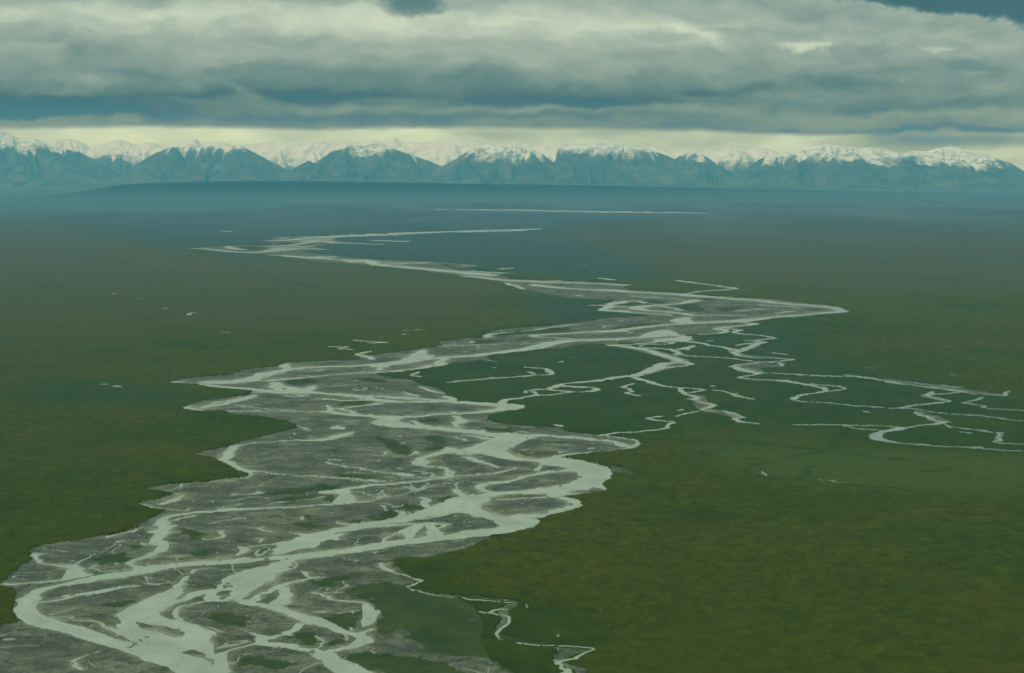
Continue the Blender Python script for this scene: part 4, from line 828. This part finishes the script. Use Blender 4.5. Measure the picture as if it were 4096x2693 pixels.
def ridge(name, crest, Y0, Lf, Lb, mat, label, snow=(0,), rough=1.0, p=1.25, step=4.0, nf=70, zb=-5.0, jag=5.0, seed=1, cat="mountain", spur=420.0):
    crest = np.array(crest, float)
    px = np.arange(crest[0, 0], crest[-1, 0], step)
    py = np.interp(px, crest[:, 0], crest[:, 1])
    X0, Zc = at_depth(px, py, Y0)
    Zc = Zc + jag * 3.2 * fbm(X0 / 260, X0 * 0 + seed, 4, seed, .6)
    sl = np.interp(px, np.linspace(px[0], px[-1], len(snow)), snow)
    t = np.concatenate([-np.linspace(1, 0, 14)[:-1] ** 1.3, np.linspace(0, 1, nf)])   # t<0 behind the crest
    T, XX = np.meshgrid(t, X0, indexing='ij')
    ZC = np.broadcast_to(Zc[None, :], T.shape); SL = np.broadcast_to(sl[None, :], T.shape)
    dep = np.where(T >= 0, T * Lf, T * Lb)
    jy = 260 * rough * fbm(XX / 1500, XX * 0 + 3.3, 3, seed + 5) * (np.abs(T) < .999)
    YY = Y0 - dep + jy
    # gullies running down the face, merging and bending as they descend
    slope = np.gradient(np.convolve(np.pad(Zc, 15, mode='edge'), np.ones(31) / 31, 'valid'), X0)
    UU = XX + 1.5 * np.abs(dep) * np.clip(slope, -.6, .6)[None, :]
    s1 = UU / spur + 1.6 * fbm(XX / 1500, dep / 1500, 3, seed + 2)
    g1 = 1 - np.abs(2 * vnoise(s1, dep / 2300, seed + 3)) * 2
    g2 = 1 - np.abs(2 * vnoise(s1 * 2.7 + 4, dep / 1100, seed + 4)) * 2
    g3 = 1 - np.abs(2 * vnoise(s1 * 6.1 + 9, dep / 500, seed + 6)) * 2
    gul = np.clip(.55 * g1 + .3 * g2 + .15 * g3, 0, 1)
    at_ = np.abs(T)
    sh_ = (1 - at_) ** p
    sh_ = sh_ * .75 + .25 * (1 - at_) ** 3
    Zm = ZC * sh_ - rough * np.maximum(ZC, 0) * .46 * gul * (at_ * (1 - at_) * 4) ** .7 * sh_ ** .5 * (T >= 0)
    Zm = Zm + rough * 95 * fbm(XX / 300, dep / 300, 5, seed + 8, .62) * np.clip(at_ * 8, 0, 1) * sh_ ** .5 * (ZC / 1300)
    Zm = np.where(at_ > .985, zb, np.maximum(Zm, zb))
    e = np.clip(np.minimum(np.arange(len(px)), len(px) - 1 - np.arange(len(px))) / 5.0, 0, 1)
    Zm = Zm * e[None, :] + zb * (1 - e[None, :])
    co = np.stack([XX, YY, Zm], -1).reshape(-1, 3)
    R, C = T.shape
    r, c = np.meshgrid(np.arange(R - 1), np.arange(C - 1), indexing='ij'); a = (r * C + c).ravel()
    F_ = np.stack([a, a + C, a + C + 1, a + 1], 1)
    ob = make_mesh(name, co, F_, dict(snowline=SL, gully=gul), mat)
    tagit(ob, label, cat)
    return ob

# distant snow range
back = [(-700, 560), (-200, 570)] + mp(1, "0,190 160,200 300,200 400,190 470,180 560,210 620,245 720,200 820,185 900,215 960,220 1030,205 1100,230 1240,200 1340,185 1380,215 1470,200 1600,225 1700,215 1830,200 2000,200 2150,200 2260,195 2380,190") + \
    mp(2, "80,190 160,205 250,190 340,200 390,178 440,200 520,207 640,203 720,190 840,188 940,200 1000,215 1180,205 1350,225 1480,230 1560,215 1800,215 2000,225 2150,235 2250,262 2380,262") + mp(3, "60,255 200,262 330,245 420,238 500,240 560,235 640,240 700,270 760,290 900,260 1200,250 1540,285 1640,290 1900,300 2300,360 2380,380") + [(4300, 690), (4800, 640)]
ridge("mountain", back, 66000, 9000, 2500, mount_mat, "long snow covered range farthest back along the horizon", snow=(500, 450, 450, 500), rough=1.15, p=1.0, seed=11, jag=14, spur=700, nf=90)
mid1 = mp(1, "560,300 640,255 760,250 900,248 1100,245 1240,250 1320,250 1420,215 1500,235 1560,225 1680,240 1800,205 1900,220 2080,215 2200,200 2280,225 2380,215") + mp(2, "100,240 250,260 300,225 400,225 560,240 640,235 720,215 840,225 960,230 1100,240 1300,280 1400,290 1480,240 1540,225")
ridge("mountain", mid1, 60500, 5000, 2500, mount_mat, "white ridge with dark rock bands behind the dark left and central mountains", snow=(700, 620, 560, 560, 600), rough=1.5, p=.9, seed=23, jag=10, spur=520)
hm = mp(1, "500,380 600,330 640,315 700,290 780,283 860,287 950,300 1000,312 1080,340 1200,400 1300,450")
ridge("mountain", hm, 57500, 3500, 2000, mount_mat, "low rounded hill showing in the gap right of the leftmost mountain", snow=(1120, 1060, 1200), rough=.8, seed=31)
mw = mp(3, "120,330 200,300 280,280 330,262 420,240 470,262 520,300 580,345 640,400")
ridge("mountain", mw, 57500, 4500, 2000, mount_mat, "smooth white pyramid peak in the gap right of centre", snow=(800, 760, 850), rough=.9, seed=37)
mA = [(-700, 560), (-420, 520), (-200, 545)] + mp(1, "-100,90 0,115 60,148 140,178 240,178 300,205 360,238 460,255 540,270 600,300 680,345 760,395 850,450 950,485")
ridge("mountain", mA, 53000, 5200, 2500, mount_mat, "tallest dark mountain with a snowy shoulder at the far left edge", snow=(1420, 1350, 1330, 1430), rough=.8, seed=41)
mB = mp(1, "640,480 780,450 850,420 950,340 1060,275 1150,240 1250,230 1350,237 1450,232 1520,250 1560,240 1600,228 1630,222 1700,260 1760,290 1850,340 1980,400 2080,445 2200,475")
ridge("mountain", mB, 51500, 5000, 2500, mount_mat, "dark blue mountain with two low summits second from the left", snow=(1420, 1330, 1300, 1420, 1600), rough=1.0, seed=53)
mC = mp(1, "1900,470 1990,385 2050,350 2100,328 2140,345 2250,270 2330,248") + mp(2, "0,256 100,215 190,205 245,190 290,205 350,235 420,260 520,295 620,330 720,375 800,420 870,455 960,480")
ridge("mountain", mC, 50500, 5000, 2500, mount_mat, "broad grey mountain with a lightly snow dusted top left of centre", snow=(1500, 1350, 1180, 1180, 1400), rough=1.1, seed=61)
mD = mp(2, "560,470 640,410 700,370 800,322 860,280 920,245 960,218 1000,222 1040,215 1080,208 1200,225 1300,245 1390,280 1470,340 1560,390 1680,430 1850,480")
ridge("mountain", mD, 50000, 5000, 2500, mount_mat, "pointed central mountain with snow filled gullies on its upper half", snow=(1200, 1060, 1020, 1080, 1200), rough=1.3, seed=71)
mE = mp(2, "1380,400 1480,335 1490,270 1510,240 1540,222 1600,225 1700,207 1800,205 1860,212 1940,218 2050,230 2150,262 2230,290 2300,322 2380,352") + mp(3, "110,385 200,420 320,470")
ridge("mountain", mE, 51000, 5000, 2500, mount_mat, "long flat topped mountain with an even white cap right of centre", snow=(1150, 1120, 1150, 1180), rough=1.1, seed=83)
mF = mp(3, "-120,380 -50,350 0,318 60,285 110,270 200,290 270,340 340,385 420,425 520,470")
ridge("mountain", mF, 51500, 4600, 2500, mount_mat, "small pointed white tipped mountain beside the smooth pyramid peak", snow=(1100, 1050, 1100), rough=1.1, seed=97)
mG = mp(3, "380,480 450,425 500,375 590,320 650,290 720,285 770,262 800,250 840,264 900,236 1000,222 1100,218 1200,236 1300,240 1400,242 1500,270 1580,300 1640,345 1720,380 1850,430 2000,480")
ridge("mountain", mG, 49500, 5200, 2500, mount_mat, "wide craggy mountain with streaked snow and rock bands on the right", snow=(1000, 960, 900, 950), rough=1.4, seed=101, jag=9)
mH = mp(3, "1420,400 1480,330 1540,285 1620,262 1720,262 1800,240 1880,228 1930,236 2000,268 2100,275 2200,315 2300,350 2380,400 2500,445 2700,480")
ridge("mountain", mH, 50500, 5200, 2500, mount_mat, "domed snowy mountain falling away at the right edge", snow=(1000, 900, 850, 900, 1000), rough=1.2, seed=113)
mZ = [(4200, 735), (4500, 640), (4700, 610), (4900, 640)]
ridge("mountain", mZ, 52500, 4500, 2500, mount_mat, "mountain beyond the right edge", snow=(1000,), seed=127)

# long bench hill in front of the mountains and the low rises before it
mesa = mp(1, "560,600 650,560 700,530 780,497 860,488 950,483 1200,475 1500,468 1700,466 2000,468 2380,470") + mp(2, "300,475 1000,487 1700,496 2380,511") + mp(3, "300,516 600,522 1000,528 1500,538 2380,550") + [(4800, 790)]
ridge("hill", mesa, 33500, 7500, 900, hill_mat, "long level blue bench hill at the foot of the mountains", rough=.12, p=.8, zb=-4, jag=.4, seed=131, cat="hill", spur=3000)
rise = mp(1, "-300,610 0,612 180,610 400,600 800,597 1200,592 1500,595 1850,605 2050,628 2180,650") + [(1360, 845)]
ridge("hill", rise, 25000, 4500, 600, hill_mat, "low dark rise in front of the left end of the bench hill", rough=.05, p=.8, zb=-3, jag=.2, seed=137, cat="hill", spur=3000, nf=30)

# ------------------------------------------------------------------ air between here and the mountains
hm_, M = new_mat("haze")
pv_ = M.n('ShaderNodeVolumePrincipled')
pv_.inputs['Color'].default_value = (*HAZE_C, 1)
pv_.inputs['Absorption Color'].default_value = (1, 1, 1, 1)
pv_.inputs['Density'].default_value = HAZE_D
pv_.inputs['Anisotropy'].default_value = 0.0
o = M.n('ShaderNodeOutputMaterial'); M.put(o.inputs['Volume'], pv_.outputs[0])
zt = max(float((np.array([v.co.z for v in ob.data.vertices])).max()) for ob in bpy.data.objects if ob.type == 'MESH' and ob.name.startswith('mountain')) + 20
zt = max(zt, HAZE_TOP)
x_, y0_, y1_ = 75000 * 1.8, -3600, 73500
v = np.array([(-x_, y0_, -3), (x_, y0_, -3), (x_, y1_, -3), (-x_, y1_, -3), (-x_, y0_, zt), (x_, y0_, zt), (x_, y1_, zt), (-x_, y1_, zt)], float)
v[:, 2] = np.where(v[:, 2] < 0, min(-7.0, float(Z.min()) - 1), v[:, 2])
f = np.array([(3, 2, 1, 0), (4, 5, 6, 7), (0, 1, 5, 4), (1, 2, 6, 5), (2, 3, 7, 6), (3, 0, 4, 7)])
hz = make_mesh("haze", v, f, {}, hm_, smooth=False)
tagit(hz, "thin blue air haze over the whole plain", "haze", "stuff")
